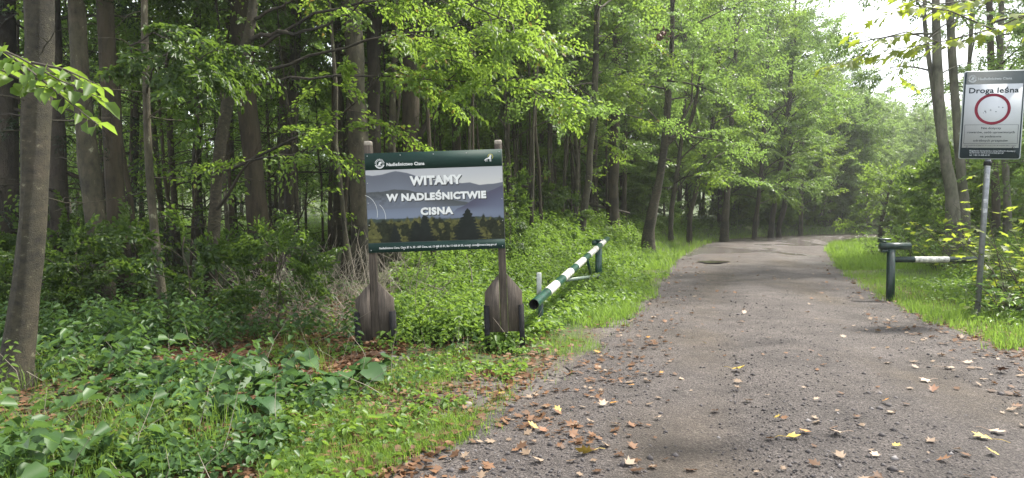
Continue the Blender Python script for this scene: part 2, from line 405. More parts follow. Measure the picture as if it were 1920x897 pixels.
def sprays_to_leaves(r, org, drc, scale, leaf, mb, fold, tilt=.42, tpls=None, wid=.58, nj=.55, mat=0, keep=1.0):
    """org, drc (S,3); leaves lie in loose, nearly level fans, as in beech and hornbeam"""
    org = np.asarray(org); drc = unit(np.asarray(drc)); scale = np.asarray(scale); S_ = len(org)
    tpls = tpls or SPRAYS
    pick = r.integers(0, len(tpls), S_)
    for k, (tp, td) in enumerate(tpls):
        sel = np.where(pick == k)[0]
        if not len(sel): continue
        X = drc[sel]; Zv = np.array([0, 0, 1.]) + r.normal(0, tilt, (len(sel), 3)); Zv = unit(Zv - (Zv * X).sum(-1, keepdims=True) * X); Yv = np.cross(Zv, X)
        Fm = np.stack([X, Yv, Zv], 2)
        pos = org[sel][:, None, :] + np.einsum('sij,lj->sli', Fm, tp) * scale[sel][:, None, None]
        dd = np.einsum('sij,lj->sli', Fm, td)
        nn = np.broadcast_to(Zv[:, None, :], pos.shape)
        pos = pos.reshape(-1, 3); dd = dd.reshape(-1, 3) + r.normal(0, .18, (len(pos), 3)); nn = nn.reshape(-1, 3) + r.normal(0, nj, (len(pos), 3))
        if keep < 1:
            kk = r.random(len(pos)) < keep; pos, dd, nn = pos[kk], dd[kk], nn[kk]
        ln = leaf * r.uniform(.7, 1.2, len(pos))
        leaf_arrays(pos + r.normal(0, .015, pos.shape), dd, nn, ln, ln * wid, fold, mb, mat)

def path(r, p0, az, el, L, n=6, droop=.25, wig=.12):
    pts = [np.array(p0, float)]; a, e = az, el
    for k in range(n):
        st = L / n
        pts.append(pts[-1] + st * np.array([math.cos(e) * math.cos(a), math.cos(e) * math.sin(a), math.sin(e)]))
        a += r.normal(0, wig); e += r.normal(0, wig * .6) - droop / n
    return np.array(pts)
def along(pts, u):
    d = np.concatenate([[0], np.cumsum(np.linalg.norm(np.diff(pts, axis=0), axis=1))]); x = u * d[-1]
    p = np.array([np.interp(x, d, pts[:, i]) for i in range(3)]); i = min(np.searchsorted(d, x, 'right') - 1, len(pts) - 2)
    return p, unit(pts[i + 1] - pts[i])
def limb(r, pts, r0, wood, org, drc, scl, sub_step=.5, sub_len=.5, spray=.8, start=.25, sides=5, mat=0):
    pts = np.asarray(pts); n = len(pts)
    wood.tube(pts, np.linspace(r0, max(.004, r0 * .18), n), sides, mat, cap=False)
    L = np.linalg.norm(np.diff(pts, axis=0), axis=1).sum(); sg = 1
    k = max(2, int(L * (1 - start) / sub_step))
    for j in range(k):
        u = start + (1 - start) * (j + r.uniform(.1, .9)) / k
        p, t = along(pts, u); az = math.atan2(t[1], t[0]) + sg * r.uniform(.5, 1.1); sg = -sg
        ln = max(.25, L * sub_len * (1.15 - u) * r.uniform(.7, 1.3))
        sp = path(r, p, az, math.asin(np.clip(t[2], -.9, .9)) * .5 + r.normal(.05, .40), ln, 4, .35, .22)
        wood.tube(sp, np.linspace(r0 * .28 + .003, .003, len(sp)), 3, mat, cap=False)
        m_ = max(1, int(ln / (spray * .42)))
        for i in range(m_):
            pp, tt = along(sp, (i + .7) / (m_ + .2) if m_ > 1 else .5)
            a2 = math.atan2(tt[1], tt[0]) + r.uniform(-.7, .7)
            org.append(pp); drc.append([math.cos(a2), math.sin(a2), tt[2] * .5 + r.normal(-.10, .30)]); scl.append(spray * r.uniform(.6, 1.15))
        pp, tt = along(sp, .98); org.append(pp); drc.append(tt); scl.append(spray * r.uniform(.6, 1.1))
    pp, tt = along(pts, .97); org.append(pp); drc.append(tt); scl.append(spray)

def trunk_path(r, base, H, lean=(0, 0), n=12, wig=.10):
    pts = [np.array(base, float)]; dx, dy = lean
    for k in range(n):
        pts.append(pts[-1] + np.array([dx + r.normal(0, wig * .3), dy + r.normal(0, wig * .3), H / n]))
    return np.array(pts)

def crowned(r, tp, tr, wood, z0, z1, nl, ll, rise, droop=.35, spray=.85, sub_step=.55, shape='dome', sub_len=.42, side=None):
    """limbs and leaf fans along a trunk polyline between heights z0 and z1 above its base"""
    org, drc, scl = [], [], []
    zz = tp[:, 2] - tp[0, 2]
    for i in range(nl):
        f = (i + r.uniform(.2, .8)) / nl; z = z0 + (z1 - z0) * f
        p = np.array([np.interp(z, zz, tp[:, k]) for k in range(3)]); rad = np.interp(z, zz, tr)
        L = ll * ((.72 + 1.1 * f * (1 - f)) * (1 - .55 * f ** 4) if shape == 'dome' else (1 - .85 * f)) * r.uniform(.75, 1.2)
        az = i * 2.39996 + r.normal(0, .3)
        if side is not None: az = side + r.normal(0, .9)
        el = rise + .7 * f * (shape == 'dome') + r.normal(0, .30)
        limb(r, path(r, p, az, el, L, 6, droop), min(rad * .5, .012 + L * .011), wood, org, drc, scl, sub_step, sub_len, spray)
    p = tp[-1]; org.append(p); drc.append([.3, 0, .95]); scl.append(spray)
    return org, drc, scl

# ---- free-standing tree types, later copied
def make_tree(name, cat, seed, H, r0, z0, nl, ll, rise, bark, leafm, leaf=.10, fold=False, lean=(0, 0), spray=.9, droop=.35, shape='dome', sub_step=.6, tilt=.85, tpls=None, wid=.6, wig=.1, keep=1.0):
    r = np.random.default_rng(seed)
    root = empty(name, (0, 0, 0), cat=cat)
    tp = trunk_path(r, (0, 0, -.15), H, lean, 12, wig); u = np.linspace(0, 1, len(tp))
    tr = r0 * (1 - .86 * u); tr[0] *= 1.45; tr = np.maximum(tr, .008)
    wood = MB(); wood.tube(tp, tr, 9 if r0 > .05 else 6, 0, noise=.05, seed=seed)
    o, d, s = crowned(r, tp, tr, wood, z0, H, nl, ll, rise, droop, spray, sub_step, shape)
    wood.build('trunk', bark, root, smooth=True)
    mb = MB(); sprays_to_leaves(r, o, d, s, leaf, mb, fold, tilt, tpls, wid, keep=keep); mb.build('crown', leafm, root)
    return root

# ------------------------------------------------------------------ trees one can tell apart
def picture_tree(name, label, cat, pts, d, bark, leafm, H=15, crown=None, limbs=(), leaf=.09, fold=True, seed=0, spray=.75, top_r=.03, sides=14, noise=.085, group=None, flare=1.35, keep=1.0):
    """trunk measured from the photograph: (px, py, width px) from foot upwards, all at distance d"""
    r = np.random.default_rng(1000 + seed)
    W = np.array([P(px, py, d) for px, py, w in pts]); rad = np.array([w * d / F_PX / 2 for px, py, w in pts])
    gz = hgt(W[0][0], W[0][1])
    if W[0][2] > gz - .1:
        W = np.concatenate([[[W[0][0], W[0][1], gz - .15]], W]); rad = np.concatenate([[rad[0] * flare], rad])
    else: rad[0] *= flare
    base = W[0].copy()
    top = W[-1]; dirn = unit(W[-1] - W[-2]); k = 6
    ext = [top]
    if H > top[2] + .3:
        for i in range(1, k + 1):
            v = dirn * .6 + np.array([0, 0, .4]); v = v / v[2]
            ext.append(top + v * (H - top[2]) * i / k + np.append(r.normal(0, .08, 2), 0))
        W = np.concatenate([W, ext[1:]]); rad = np.concatenate([rad, np.linspace(rad[-1], top_r, k + 1)[1:]])
    # resample for a knobbly bark outline
    dd = np.concatenate([[0], np.cumsum(np.linalg.norm(np.diff(W, axis=0), axis=1))]); u = np.linspace(0, dd[-1], 34)
    u = dd[-1] * (np.linspace(0, 1, 34)) ** 1.25
    Wf = np.stack([np.interp(u, dd, W[:, i]) for i in range(3)], 1); rf = np.interp(u, dd, rad)
    ker = np.array([.25, .5, .25]); 
    for i in range(2): Wf[1:-1, i] = (Wf[:-2, i] * .25 + Wf[1:-1, i] * .5 + Wf[2:, i] * .25)
    root = empty(name, base, label, cat, group)
    wood = MB(); wood.tube(Wf, rf, sides, 0, noise=noise, seed=seed)
    org, drc, scl = [], [], []
    for lb in limbs:
        lp_ = np.array([P(px, py, dd_) for px, py, dd_ in lb['pts']])
        ld = np.concatenate([[0], np.cumsum(np.linalg.norm(np.diff(lp_, axis=0), axis=1))]); uu = np.linspace(0, ld[-1], 14)
        lp2 = np.stack([np.interp(uu, ld, lp_[:, i]) for i in range(3)], 1); lp2[1:-1] += r.normal(0, .02, (12, 3))
        if lb.get('bare'): wood.tube(lp2, np.linspace(lb['r'], lb['r'] * .3, 14), 6, 1, cap=False)
        else: limb(r, lp2, lb['r'] * lb.get('thin', 1), wood, org, drc, scl, lb.get('step', .4), lb.get('sub', .35), lb.get('spray', spray), lb.get('start', .3), 7, mat=lb.get('m', 1))
    if d < 17:                                            # dry side twigs under the crown
        for i in range(16):
            zt = r.uniform(.8, 5.2); p_ = np.array([np.interp(zt, Wf[:, 2] - base[2], Wf[:, q_]) for q_ in range(3)])
            tw = path(r, p_, r.uniform(0, 6.28), r.normal(.1, .35), r.uniform(.3, 1.3), 5, .3, .3); wood.tube(tw, np.linspace(.008, .002, 6), 4, 0, cap=False)
            q2, t2 = along(tw, .5); tw2 = path(r, q2, math.atan2(t2[1], t2[0]) + r.choice([-.8, .8]), .1, r.uniform(.15, .5), 3, .2, .3); wood.tube(tw2, np.linspace(.004, .0015, 4), 3, 0, cap=False)
    nl_extra = len(org)
    if crown:
        cr = dict(nl=16, ll=2.8, rise=.35, z0=3.5, droop=.35); cr.update(crown); z0 = cr.pop('z0')
        o, dr_, sc_ = crowned(r, Wf, rf, wood, z0, H - base[2], cr.pop('nl'), cr.pop('ll'), cr.pop('rise'), spray=spray, **cr)
        org += o; drc += dr_; scl += sc_
    wood.build('trunk', [bark, M['dark_bark']], root, loc=base, smooth=True)
    if org:
        mb = MB(); sprays_to_leaves(r, org, drc, scl, leaf, mb, fold, tilt=.45 if fold else .8, keep=keep, tpls=NSPRAYS if leafm is M['needle'] else None, wid=.3 if leafm is M['needle'] else .58); mb.build('crown', leafm, root, loc=base)
    return root

PT = picture_tree
bb, rb, db, gb = M['beech_bark'], M['rough_bark'], M['dark_bark'], M['grey_bark']
bl, sl, dl, nd = M['beech_leaf'], M['sun_leaf'], M['dark_leaf'], M['needle']
# left, near
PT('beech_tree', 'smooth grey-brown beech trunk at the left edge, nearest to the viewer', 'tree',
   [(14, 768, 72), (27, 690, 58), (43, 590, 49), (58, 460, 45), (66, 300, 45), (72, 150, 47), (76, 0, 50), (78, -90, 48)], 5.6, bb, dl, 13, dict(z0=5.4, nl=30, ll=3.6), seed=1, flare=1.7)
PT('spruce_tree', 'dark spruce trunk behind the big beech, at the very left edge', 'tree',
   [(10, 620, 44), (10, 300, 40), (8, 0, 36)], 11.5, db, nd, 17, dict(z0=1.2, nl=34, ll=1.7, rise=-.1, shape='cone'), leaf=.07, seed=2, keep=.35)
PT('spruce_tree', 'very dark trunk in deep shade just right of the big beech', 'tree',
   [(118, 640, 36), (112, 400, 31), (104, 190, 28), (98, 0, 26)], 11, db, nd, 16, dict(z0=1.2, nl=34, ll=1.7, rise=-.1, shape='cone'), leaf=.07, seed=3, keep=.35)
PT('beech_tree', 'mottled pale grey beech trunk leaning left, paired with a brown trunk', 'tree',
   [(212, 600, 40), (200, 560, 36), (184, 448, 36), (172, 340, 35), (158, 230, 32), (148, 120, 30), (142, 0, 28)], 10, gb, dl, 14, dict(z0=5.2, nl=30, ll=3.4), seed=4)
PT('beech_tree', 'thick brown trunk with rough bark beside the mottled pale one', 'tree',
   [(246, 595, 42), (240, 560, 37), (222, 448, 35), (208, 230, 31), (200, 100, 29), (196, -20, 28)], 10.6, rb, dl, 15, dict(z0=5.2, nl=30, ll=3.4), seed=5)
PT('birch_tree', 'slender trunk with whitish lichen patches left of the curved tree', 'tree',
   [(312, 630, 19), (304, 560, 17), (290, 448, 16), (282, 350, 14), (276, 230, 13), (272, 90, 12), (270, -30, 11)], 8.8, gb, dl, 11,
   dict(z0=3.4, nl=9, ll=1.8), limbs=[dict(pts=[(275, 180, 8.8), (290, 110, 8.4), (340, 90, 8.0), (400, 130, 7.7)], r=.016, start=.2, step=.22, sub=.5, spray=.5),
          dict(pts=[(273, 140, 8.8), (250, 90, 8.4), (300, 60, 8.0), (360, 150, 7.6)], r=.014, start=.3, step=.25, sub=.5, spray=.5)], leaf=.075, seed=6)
PT('hornbeam_tree', 'curved slim tree with long black limbs reaching right over the sign', 'tree',
   [(394, 580, 26), (400, 440, 22), (408, 300, 21), (420, 225, 21), (432, 165, 22), (452, 115, 22), (468, 70, 20), (476, 0, 17), (480, -60, 16)], 10.5, bb, sl, 10,
   dict(z0=5.4, nl=22, ll=2.8),
   limbs=[dict(pts=[(470, 75, 10.5), (527, 58, 10.1), (553, 66, 9.9), (600, 52, 9.6), (650, 24, 9.3), (720, -20, 9.0)], r=.036, start=.5),
          dict(pts=[(478, 36, 10.5), (520, 15, 10.2), (548, 3, 10.0), (600, -30, 9.8)], r=.030, start=.6),
          dict(pts=[(446, 150, 10.5), (540, 122, 10.0), (640, 90, 9.5), (720, 72, 9.2), (800, 60, 8.9), (900, 45, 8.6), (960, 30, 8.4)], r=.028, start=.55, step=.26, sub=.34, spray=.6),
          dict(pts=[(410, 325, 10.5), (500, 285, 10.1), (600, 238, 9.6), (690, 172, 9.2), (735, 115, 9.0), (800, 90, 8.7), (870, 120, 8.4)], r=.026, start=.5, step=.28, sub=.34, spray=.6),
          dict(pts=[(452, 110, 10.5), (600, 20, 9.8), (760, -10, 9.2), (860, 0, 8.8), (990, 60, 8.4)], r=.028, start=.45, step=.26, sub=.36, spray=.6),
          dict(pts=[(430, 170, 10.5), (560, 150, 9.9), (700, 140, 9.3), (840, 150, 8.8), (960, 160, 8.5), (1050, 178, 8.3)], r=.024, start=.5, step=.25, sub=.30, spray=.55),
          dict(pts=[(402, 400, 10.5), (470, 300, 10.0), (560, 285, 9.5), (640, 245, 9.2)], r=.026, start=.3, step=.3)],
   leaf=.066, seed=7, keep=.95)
PT('beech_tree', 'dark furrowed trunk behind the curved tree with black limbs', 'tree',
   [(492, 560, 42), (486, 440, 38), (477, 330, 37), (465, 200, 36), (456, 100, 38), (452, -30, 40)], 13, rb, bl, 16, dict(z0=6.2, nl=28, ll=3.4), seed=8, fold=False)
PT('beech_tree', 'dark straight trunk midway between curved tree and the thick grey trunk', 'tree',
   [(545, 520, 24), (547, 300, 22), (552, 130, 20), (558, -20, 19)], 16, db, bl, 15, dict(z0=6.5, nl=16, ll=3.0), seed=9, fold=False)
PT('beech_tree', 'thick grey trunk rising behind the left post of the welcome board', 'tree',
   [(684, 545, 44), (678, 430, 40), (673, 290, 38), (668, 150, 36), (660, 20, 36), (656, -60, 35)], 13, gb, bl, 17, dict(z0=6.5, nl=30, ll=3.6), seed=10, fold=False)
PT('beech_tree', 'dark trunk close to the right of the thick grey trunk', 'tree',
   [(704, 520, 26), (703, 300, 23), (700, 120, 21), (698, -40, 20)], 15, db, bl, 16, dict(z0=6.5, nl=14, ll=2.8), seed=11, fold=False)
PT('hornbeam_tree', 'thin pale trunk between the two thick trunks behind the board', 'tree',
   [(748, 515, 14), (740, 420, 13), (735, 290, 12), (736, 190, 11), (742, 60, 9)], 14, gb, sl, 9, dict(z0=5.0, nl=10, ll=1.8), seed=12, fold=False)
PT('beech_tree', 'thick light-barked trunk with side limb above the board middle', 'tree',
   [(770, 500, 40), (772, 380, 37), (772, 280, 35), (770, 150, 31), (766, 20, 28), (764, -60, 26)], 15, rb, sl, 16, dict(z0=6.0, nl=18, ll=3.0),
   limbs=[dict(pts=[(776, 285, 15), (798, 230, 14.8), (830, 180, 14.5), (880, 120, 14), (940, 80, 13.5)], r=.07, start=.4, step=.35),
          dict(pts=[(770, 150, 15), (850, 90, 14), (950, 60, 13), (1030, 80, 12)], r=.05, start=.3, step=.3)], seed=13, fold=False)
# middle, by the road
PT('hornbeam_tree', 'crooked pale slender trunk with a knot, on the bank behind the barrier', 'tree',
   [(1090, 433, 16), (1097, 380, 14), (1106, 330, 13), (1104, 290, 12), (1112, 240, 12), (1117, 130, 11), (1120, 0, 10), (1122, -60, 9)], 20, gb, bl, 12, dict(z0=3.6, nl=22, ll=2.6, rise=.2), seed=14, fold=False, spray=.9)
PT('spruce_tree', 'tall straight brown trunk on the bank, thickest in the middle of the picture', 'tree',
   [(1149, 408, 24), (1150, 380, 19), (1151, 300, 18), (1155, 180, 17), (1158, 60, 16), (1160, -60, 14)], 26, rb, bl, 19, dict(z0=5.0, nl=28, ll=3.4, rise=.15), seed=15, fold=False, spray=1.0, leaf=.10)
PT('beech_tree', 'forked tree leaning right at the edge of the grass verge', 'tree',
   [(1216, 428, 21), (1226, 385, 17), (1238, 330, 15), (1247, 270, 14), (1251, 200, 12), (1256, 150, 10), (1262, 40, 8)], 24, bb, bl, 13, dict(z0=3.8, nl=22, ll=3.2, rise=.2),
   limbs=[dict(pts=[(1247, 272, 24), (1265, 255, 24), (1285, 243, 24), (1300, 215, 23.8), (1303, 190, 23.6), (1320, 120, 23)], r=.11, start=.5, m=0),
          dict(pts=[(1250, 255, 24), (1280, 225, 24), (1296, 195, 24.2), (1300, 100, 24.4)], r=.06, start=.5, m=0)], seed=16, fold=False, spray=1.0, leaf=.10)
mid = [('beech_tree', 'slim leaning trunk just right of the forked tree', [(1258, 402, 9), (1270, 320, 8), (1280, 250, 7), (1286, 150, 6)], 31, gb),
       ('beech_tree', 'slim trunk with strong lean, second right of the forked tree', [(1293, 405, 9), (1312, 330, 8), (1334, 250, 7), (1345, 160, 6)], 33, rb),
       ('beech_tree', 'upright grey trunk beyond the forked tree, wide at the foot', [(1359, 418, 15), (1364, 360, 12), (1369, 300, 11), (1374, 180, 9)], 36, bb),
       ('beech_tree', 'dark trunk leaning right just before the road bend', [(1415, 428, 9), (1421, 380, 8), (1427, 330, 8), (1436, 200, 7)], 40, rb),
       ('beech_tree', 'left one of a dark close pair leaning right at the road bend', [(1446, 428, 11), (1456, 350, 9), (1468, 290, 8), (1480, 180, 7)], 41, db),
       ('beech_tree', 'right one of a dark close pair with bent foot at the road bend', [(1460, 425, 9), (1472, 385, 10), (1477, 340, 9), (1482, 240, 7)], 42, db),
       ('beech_tree', 'pale upright trunk beyond the dark pair at the bend', [(1502, 416, 8), (1502, 350, 8), (1504, 260, 7)], 46, gb),
       ('hornbeam_tree', 'leaning pole leftmost in the bundle of thin stems past the bend', [(1535, 420, 6), (1550, 370, 6), (1562, 320, 5), (1580, 200, 4)], 50, rb),
       ('hornbeam_tree', 'pale pole in the middle of the bundle of thin stems past the bend', [(1552, 422, 6), (1560, 370, 6), (1568, 310, 5), (1572, 200, 4)], 51, gb),
       ('hornbeam_tree', 'dark pole rightmost in the bundle of thin stems past the bend', [(1574, 424, 7), (1580, 370, 6), (1584, 310, 5), (1590, 220, 4)], 52, db)]
for k, (nm, lb_, pts, d, bk) in enumerate(mid):
    PT(nm, lb_, 'tree', pts, d, bk, bl if k % 3 else sl, (12 + (k * 37 % 5)) if k < 6 else 8.5, dict(z0=2.0 + (k % 3) * .5, nl=30, ll=3.2, rise=.55), seed=20 + k, fold=False, spray=1.15, leaf=.13, sides=8)
# right
PT('ash_tree', 'tallest grey trunk of the close group left of the road sign', 'tree',
   [(1790, 385, 22.9), (1782, 350, 20.4), (1771, 290, 17.8), (1763, 220, 17.0), (1758, 120, 15.3), (1755, 30, 13.6), (1753, -60, 12.8)], 18, M['ash_bark'], bl, 16, dict(z0=5.2, nl=16, ll=2.6), seed=40, fold=False)
PT('ash_tree', 'second grey trunk of the close group, nearest to the road sign', 'tree',
   [(1808, 390, 20.4), (1803, 330, 17.0), (1795, 240, 15.3), (1787, 130, 14.4), (1781, 30, 12.8), (1778, -60, 11.9)], 18.6, M['ash_bark'], bl, 17, dict(z0=5.6, nl=16, ll=2.6), seed=41, fold=False)
PT('ash_tree', 'thin trunk slanting left out of the close group by the road sign', 'tree',
   [(1778, 360, 8.5), (1764, 280, 8.5), (1752, 190, 7.6), (1740, 100, 7.6), (1730, 10, 6.8)], 18.2, M['ash_bark'], bl, 13, dict(z0=4.6, nl=16, ll=2.4), seed=42, fold=False)
PT('ash_tree', 'dark slim trunk rising above the road sign', 'tree',
   [(1868, 400, 13.6), (1862, 250, 11.9), (1858, 120, 11.0), (1854, -40, 10.2)], 21, rb, bl, 15, dict(z0=4.4, nl=22, ll=2.2), seed=43, fold=False)
PT('ash_tree', 'pale slim trunk seen just right of the dark one above the road sign', 'tree',
   [(1890, 400, 12.8), (1882, 250, 11.0), (1874, 110, 10.2), (1880, -40, 9.3)], 22, M['ash_bark'], bl, 15, dict(z0=4.4, nl=22, ll=2.2), seed=44, fold=False)
PT('ash_tree', 'slim grey trunk leaning right, left of the dark one above the sign', 'tree',
   [(1808, 390, 9.3), (1812, 240, 8.5), (1818, 110, 7.6), (1826, -30, 6.8)], 24, M['ash_bark'], bl, 14, dict(z0=5, nl=16, ll=2.2), seed=45, fold=False)
PT('hazel_tree', 'small crooked sapling in the haze beyond the right barrier post', 'tree',
   [(1650, 436, 7), (1654, 410, 6), (1661, 385, 4), (1668, 350, 3)], 36, bb, sl, 3.2, dict(z0=.6, nl=16, ll=1.4), seed=46, fold=False, leaf=.12, spray=1.0)

# ------------------------------------------------------------------ the rest of the wood: each tree its own object, copied from a few kinds
KIND = {}
KIND['beech'] = [make_tree('beech_tree', 'tree', 50 + k, 15 + k, .10 + .015 * k, 4.0, 24, 3.4, .5, [bb, rb, gb][k], bl, .12, spray=1.05) for k in range(3)]
KIND['hornbeam'] = [make_tree('hornbeam_tree', 'tree', 60 + k, 8 + k, .07, 1.6, 24, 2.6, .5, [gb, bb, rb][k], [sl, bl, bl][k], .105, spray=.95, sub_step=.55) for k in range(3)]
KIND['pole'] = [make_tree('pole_tree', 'tree', 70 + k, 10.5, .045, 5.2, 12, 1.7, .5, [rb, gb][k], bl, .11, lean=(.05 * (k - .5), 0), spray=.8, wig=.2) for k in range(2)]
KIND['spruce'] = [make_tree('spruce_tree', 'tree', 80 + k, 17, .15, .9, 56, 2.3, -.1, db, nd, .07, spray=.8, shape='cone', tpls=NSPRAYS, wid=.28, keep=.22, droop=.5) for k in range(2)]
KIND['far'] = [make_tree('beech_tree', 'tree', 90 + k, 13 + 2 * k, .16, .7, 40, 3.6, .65, [bb, rb][k], [bl, sl][k], .19, spray=1.35, sub_step=.75, keep=.8) for k in range(2)]
KIND['edge'] = [make_tree('hornbeam_tree', 'tree', 120 + k, 10 + k, .08, 2.9, 30, 3.0, .45, [gb, rb][k], [bl, sl][k], .12, spray=1.05, sub_step=.55) for k in range(2)]
KIND['bush'] = [make_tree('leafy_bush', 'bush', 130 + k, 2.4 + .5 * k, .02, .15, 22, 1.5, .6, M['twig'], [M['herb'], sl][k], .13, spray=.7, sub_step=.4) for k in range(2)]
KIND['haze_tinted'] = [make_tree('haze_tinted_tree', 'tree', 140 + k, 11 + 2 * k, .12, .6, 40, 3.4, .65, [bb, gb][k], M['haze_leaf'], .17, spray=1.2, sub_step=.7, keep=.85) for k in range(2)]  # far trees with the sunlit haze put into their leaf colour
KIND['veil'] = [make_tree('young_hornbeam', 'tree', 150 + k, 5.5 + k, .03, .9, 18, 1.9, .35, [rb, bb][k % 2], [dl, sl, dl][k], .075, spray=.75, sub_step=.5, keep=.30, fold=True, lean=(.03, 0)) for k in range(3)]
KIND['sapling'] = [make_tree('beech_sapling', 'sapling', 100 + k, .9 + .3 * k, .010, .2, 7, .6, .35, M['twig'], dl, .065, spray=.38, fold=True, sub_step=.3, lean=(.02, 0)) for k in range(3)]
TEXT = {'beech': ('tall beech standing deep in the shaded wood', 'beeches deep in the wood'),
        'hornbeam': ('leafy half-grown hornbeam under the taller trees', 'hornbeams under the tall trees'),
        'pole': ('thin pole-like young trunk in the crowded wood', 'thin pole trees in the wood'),
        'spruce': ('dark spruce with dead lower branches in the shade', 'dark spruces in the wood'),
        'far': ('distant leafy tree fading into the haze', 'far trees fading into haze'),
        'bush': ('rounded leafy bush at the foot of the wood edge', 'bushes along the wood edge'),
        'haze_tinted': ('leafy tree past the road bend, leaf colour lightened to look sunlit and hazy', 'trees tinted for haze past the road bend'),
        'veil': ('young airy hornbeam with thin leafy sprays among the shaded trunks', 'young hornbeams among the trunks'),
        'edge': ('round-crowned hornbeam along the sunny edge of the wood', 'hornbeams along the wood edge'),
        'sapling': ('low leafy beech sapling on the shaded forest floor', 'beech saplings on the forest floor')}
USED = set()
RG = np.random.default_rng(77)
def plant(kind, x, y, sc=None, k=None):
    ks = KIND[kind]; k = RG.integers(0, len(ks)) if k is None else k
    p = ks[k]; o = p if (kind, k) not in USED else copy_tree(p); USED.add((kind, k))
    sc = sc or RG.uniform(.85, 1.15)
    px_ = CX + F_PX * x / y
    if 1480 < px_ < 1800 and kind != 'sapling':          # the wood falls lower where the road leaves it
        top = np.interp(px_, [1480, 1530, 1565, 1620, 1700, 1800], [-20, 50, 130, 180, 215, 205]); hk = {'beech': 16, 'hornbeam': 9, 'pole': 10.5, 'spruce': 17, 'far': 15.5, 'edge': 11, 'bush': 3, 'haze_tinted': 13}[kind]
        sc = min(sc, max(.3, (CAM_H + (400 - top) * y / F_PX - hgt(x, y)) / hk))
    o.location = (x, y, hgt(x, y)); o.rotation_euler = (RG.normal(0, .03), RG.normal(0, .03), RG.uniform(0, 6.28)); o.scale = (sc, sc, sc * RG.uniform(.92, 1.08))
    o['label'], o['group'] = TEXT[kind]
    return o
spots = []
def free(x, y, dmin):
    return all((x - a) ** 2 + (y - b) ** 2 > dmin * dmin for a, b in spots)
def blocked(px, d, gaps): return any(a < px < b and d < dm for a, b, dm in gaps)
def scatter(n, xr, yr, kinds, probs, dmin, ok, tries=30):
    c = 0
    for _ in range(n * tries):
        if c >= n: break
        x = RG.uniform(*xr); y = RG.uniform(*yr)
        if not ok(x, y) or not free(x, y, dmin): continue
        spots.append((x, y)); c += 1
        plant(RG.choice(kinds, p=probs), x, y)
LD = lambda x, y: float(Ledge(np.array(y))) - x
RD = lambda x, y: x - float(Redge(np.array(y)))
px_of = lambda x, y: CX + F_PX * x / y
vis = lambda x, y: y > 2 and -350 < px_of(x, y) < 2300
# left wood
scatter(16, (-1, 2), (14, 24), ['beech', 'hornbeam', 'pole'], [.2, .3, .5], 1.3, lambda x, y: LD(x, y) > 4.2 and px_of(x, y) > 940)
scatter(20, (-15, -2), (15.5, 24), ['beech', 'pole', 'spruce'], [.3, .4, .3], 1.5, lambda x, y: LD(x, y) > 4.2 and vis(x, y) and px_of(x, y) < 700)
scatter(52, (-8, 14), (22, 40), ['beech', 'hornbeam', 'pole'], [.36, .40, .24], 1.7, lambda x, y: LD(x, y) > 3.2 and vis(x, y) and px_of(x, y) > 640)
scatter(30, (-32, -4), (24, 42), ['hornbeam', 'beech'], [.85, .15], 2.3, lambda x, y: vis(x, y) and px_of(x, y) < 700)
scatter(64, (-14, 34), (38, 72), ['beech', 'hornbeam', 'far'], [.2, .25, .55], 2.6, lambda x, y: LD(x, y) > 4.0 and vis(x, y) and 700 < px_of(x, y) < 1430)
scatter(26, (16, 56), (50, 84), ['haze_tinted'], [1.], 2.8, lambda x, y: LD(x, y) > 1.5 and 1420 < px_of(x, y) < 1770)
scatter(16, (-60, -6), (44, 62), ['hornbeam', 'far'], [.6, .4], 3.5, lambda x, y: vis(x, y) and px_of(x, y) < 700)
scatter(30, (-95, -8), (66, 92), ['far'], [1.], 3.5, lambda x, y: vis(x, y) and px_of(x, y) < 760)
scatter(24, (2, 24), (23, 48), ['edge'], [1.], 2.0, lambda x, y: 2.6 < LD(x, y) < 9 and 1000 < px_of(x, y) < 1440)
scatter(34, (-11, -.5), (11.5, 24), ['pole'], [1.], .9, lambda x, y: LD(x, y) > 4 and -50 < px_of(x, y) < 930)
scatter(26, (2, 30), (26, 58), ['bush'], [1.], 1.6, lambda x, y: 2.8 < LD(x, y) < 12 and px_of(x, y) > 1050)
scatter(44, (18, 62), (50, 78), ['bush'], [1.], 1.8, lambda x, y: LD(x, y) > 2.5 and 1350 < px_of(x, y) < 1850)
scatter(14, (14, 34), (22, 44), ['bush'], [1.], 1.8, lambda x, y: RD(x, y) > 4 and 1640 < px_of(x, y) < 1990)
scatter(13, (-9.5, -1.6), (12, 19), ['veil'], [1.], 1.1, lambda x, y: LD(x, y) > 3.8 and 90 < px_of(x, y) < 690 and not 370 < px_of(x, y) < 500)
scatter(14, (-1, 7), (17, 30), ['veil'], [1.], 1.4, lambda x, y: LD(x, y) > 3.4 and px_of(x, y) > 940)
scatter(20, (13, 42), (45.5, 57), ['bush'], [1.], 1.2, lambda x, y: 1.0 < LD(x, y) and 1380 < px_of(x, y) < 1770)
# thin stems behind the bank
scatter(26, (-1, 6.5), (17, 30), ['pole'], [1.], .7, lambda x, y: LD(x, y) > 3.4 and 950 < px_of(x, y) < 1420)
# right of the road
scatter(14, (10, 34), (11, 36), ['beech', 'hornbeam'], [.5, .5], 2.4, lambda x, y: RD(x, y) > 5 and px_of(x, y) > 1900 and vis(x, y))
scatter(10, (22, 60), (55, 80), ['hornbeam'], [1.], 3, lambda x, y: RD(x, y) > -999 and y > 55 and px_of(x, y) > 1600 and vis(x, y))
scatter(40, (14, 120), (80, 135), ['far', 'haze_tinted'], [.4, .6], 3.6, lambda x, y: px_of(x, y) > 1380 and vis(x, y))
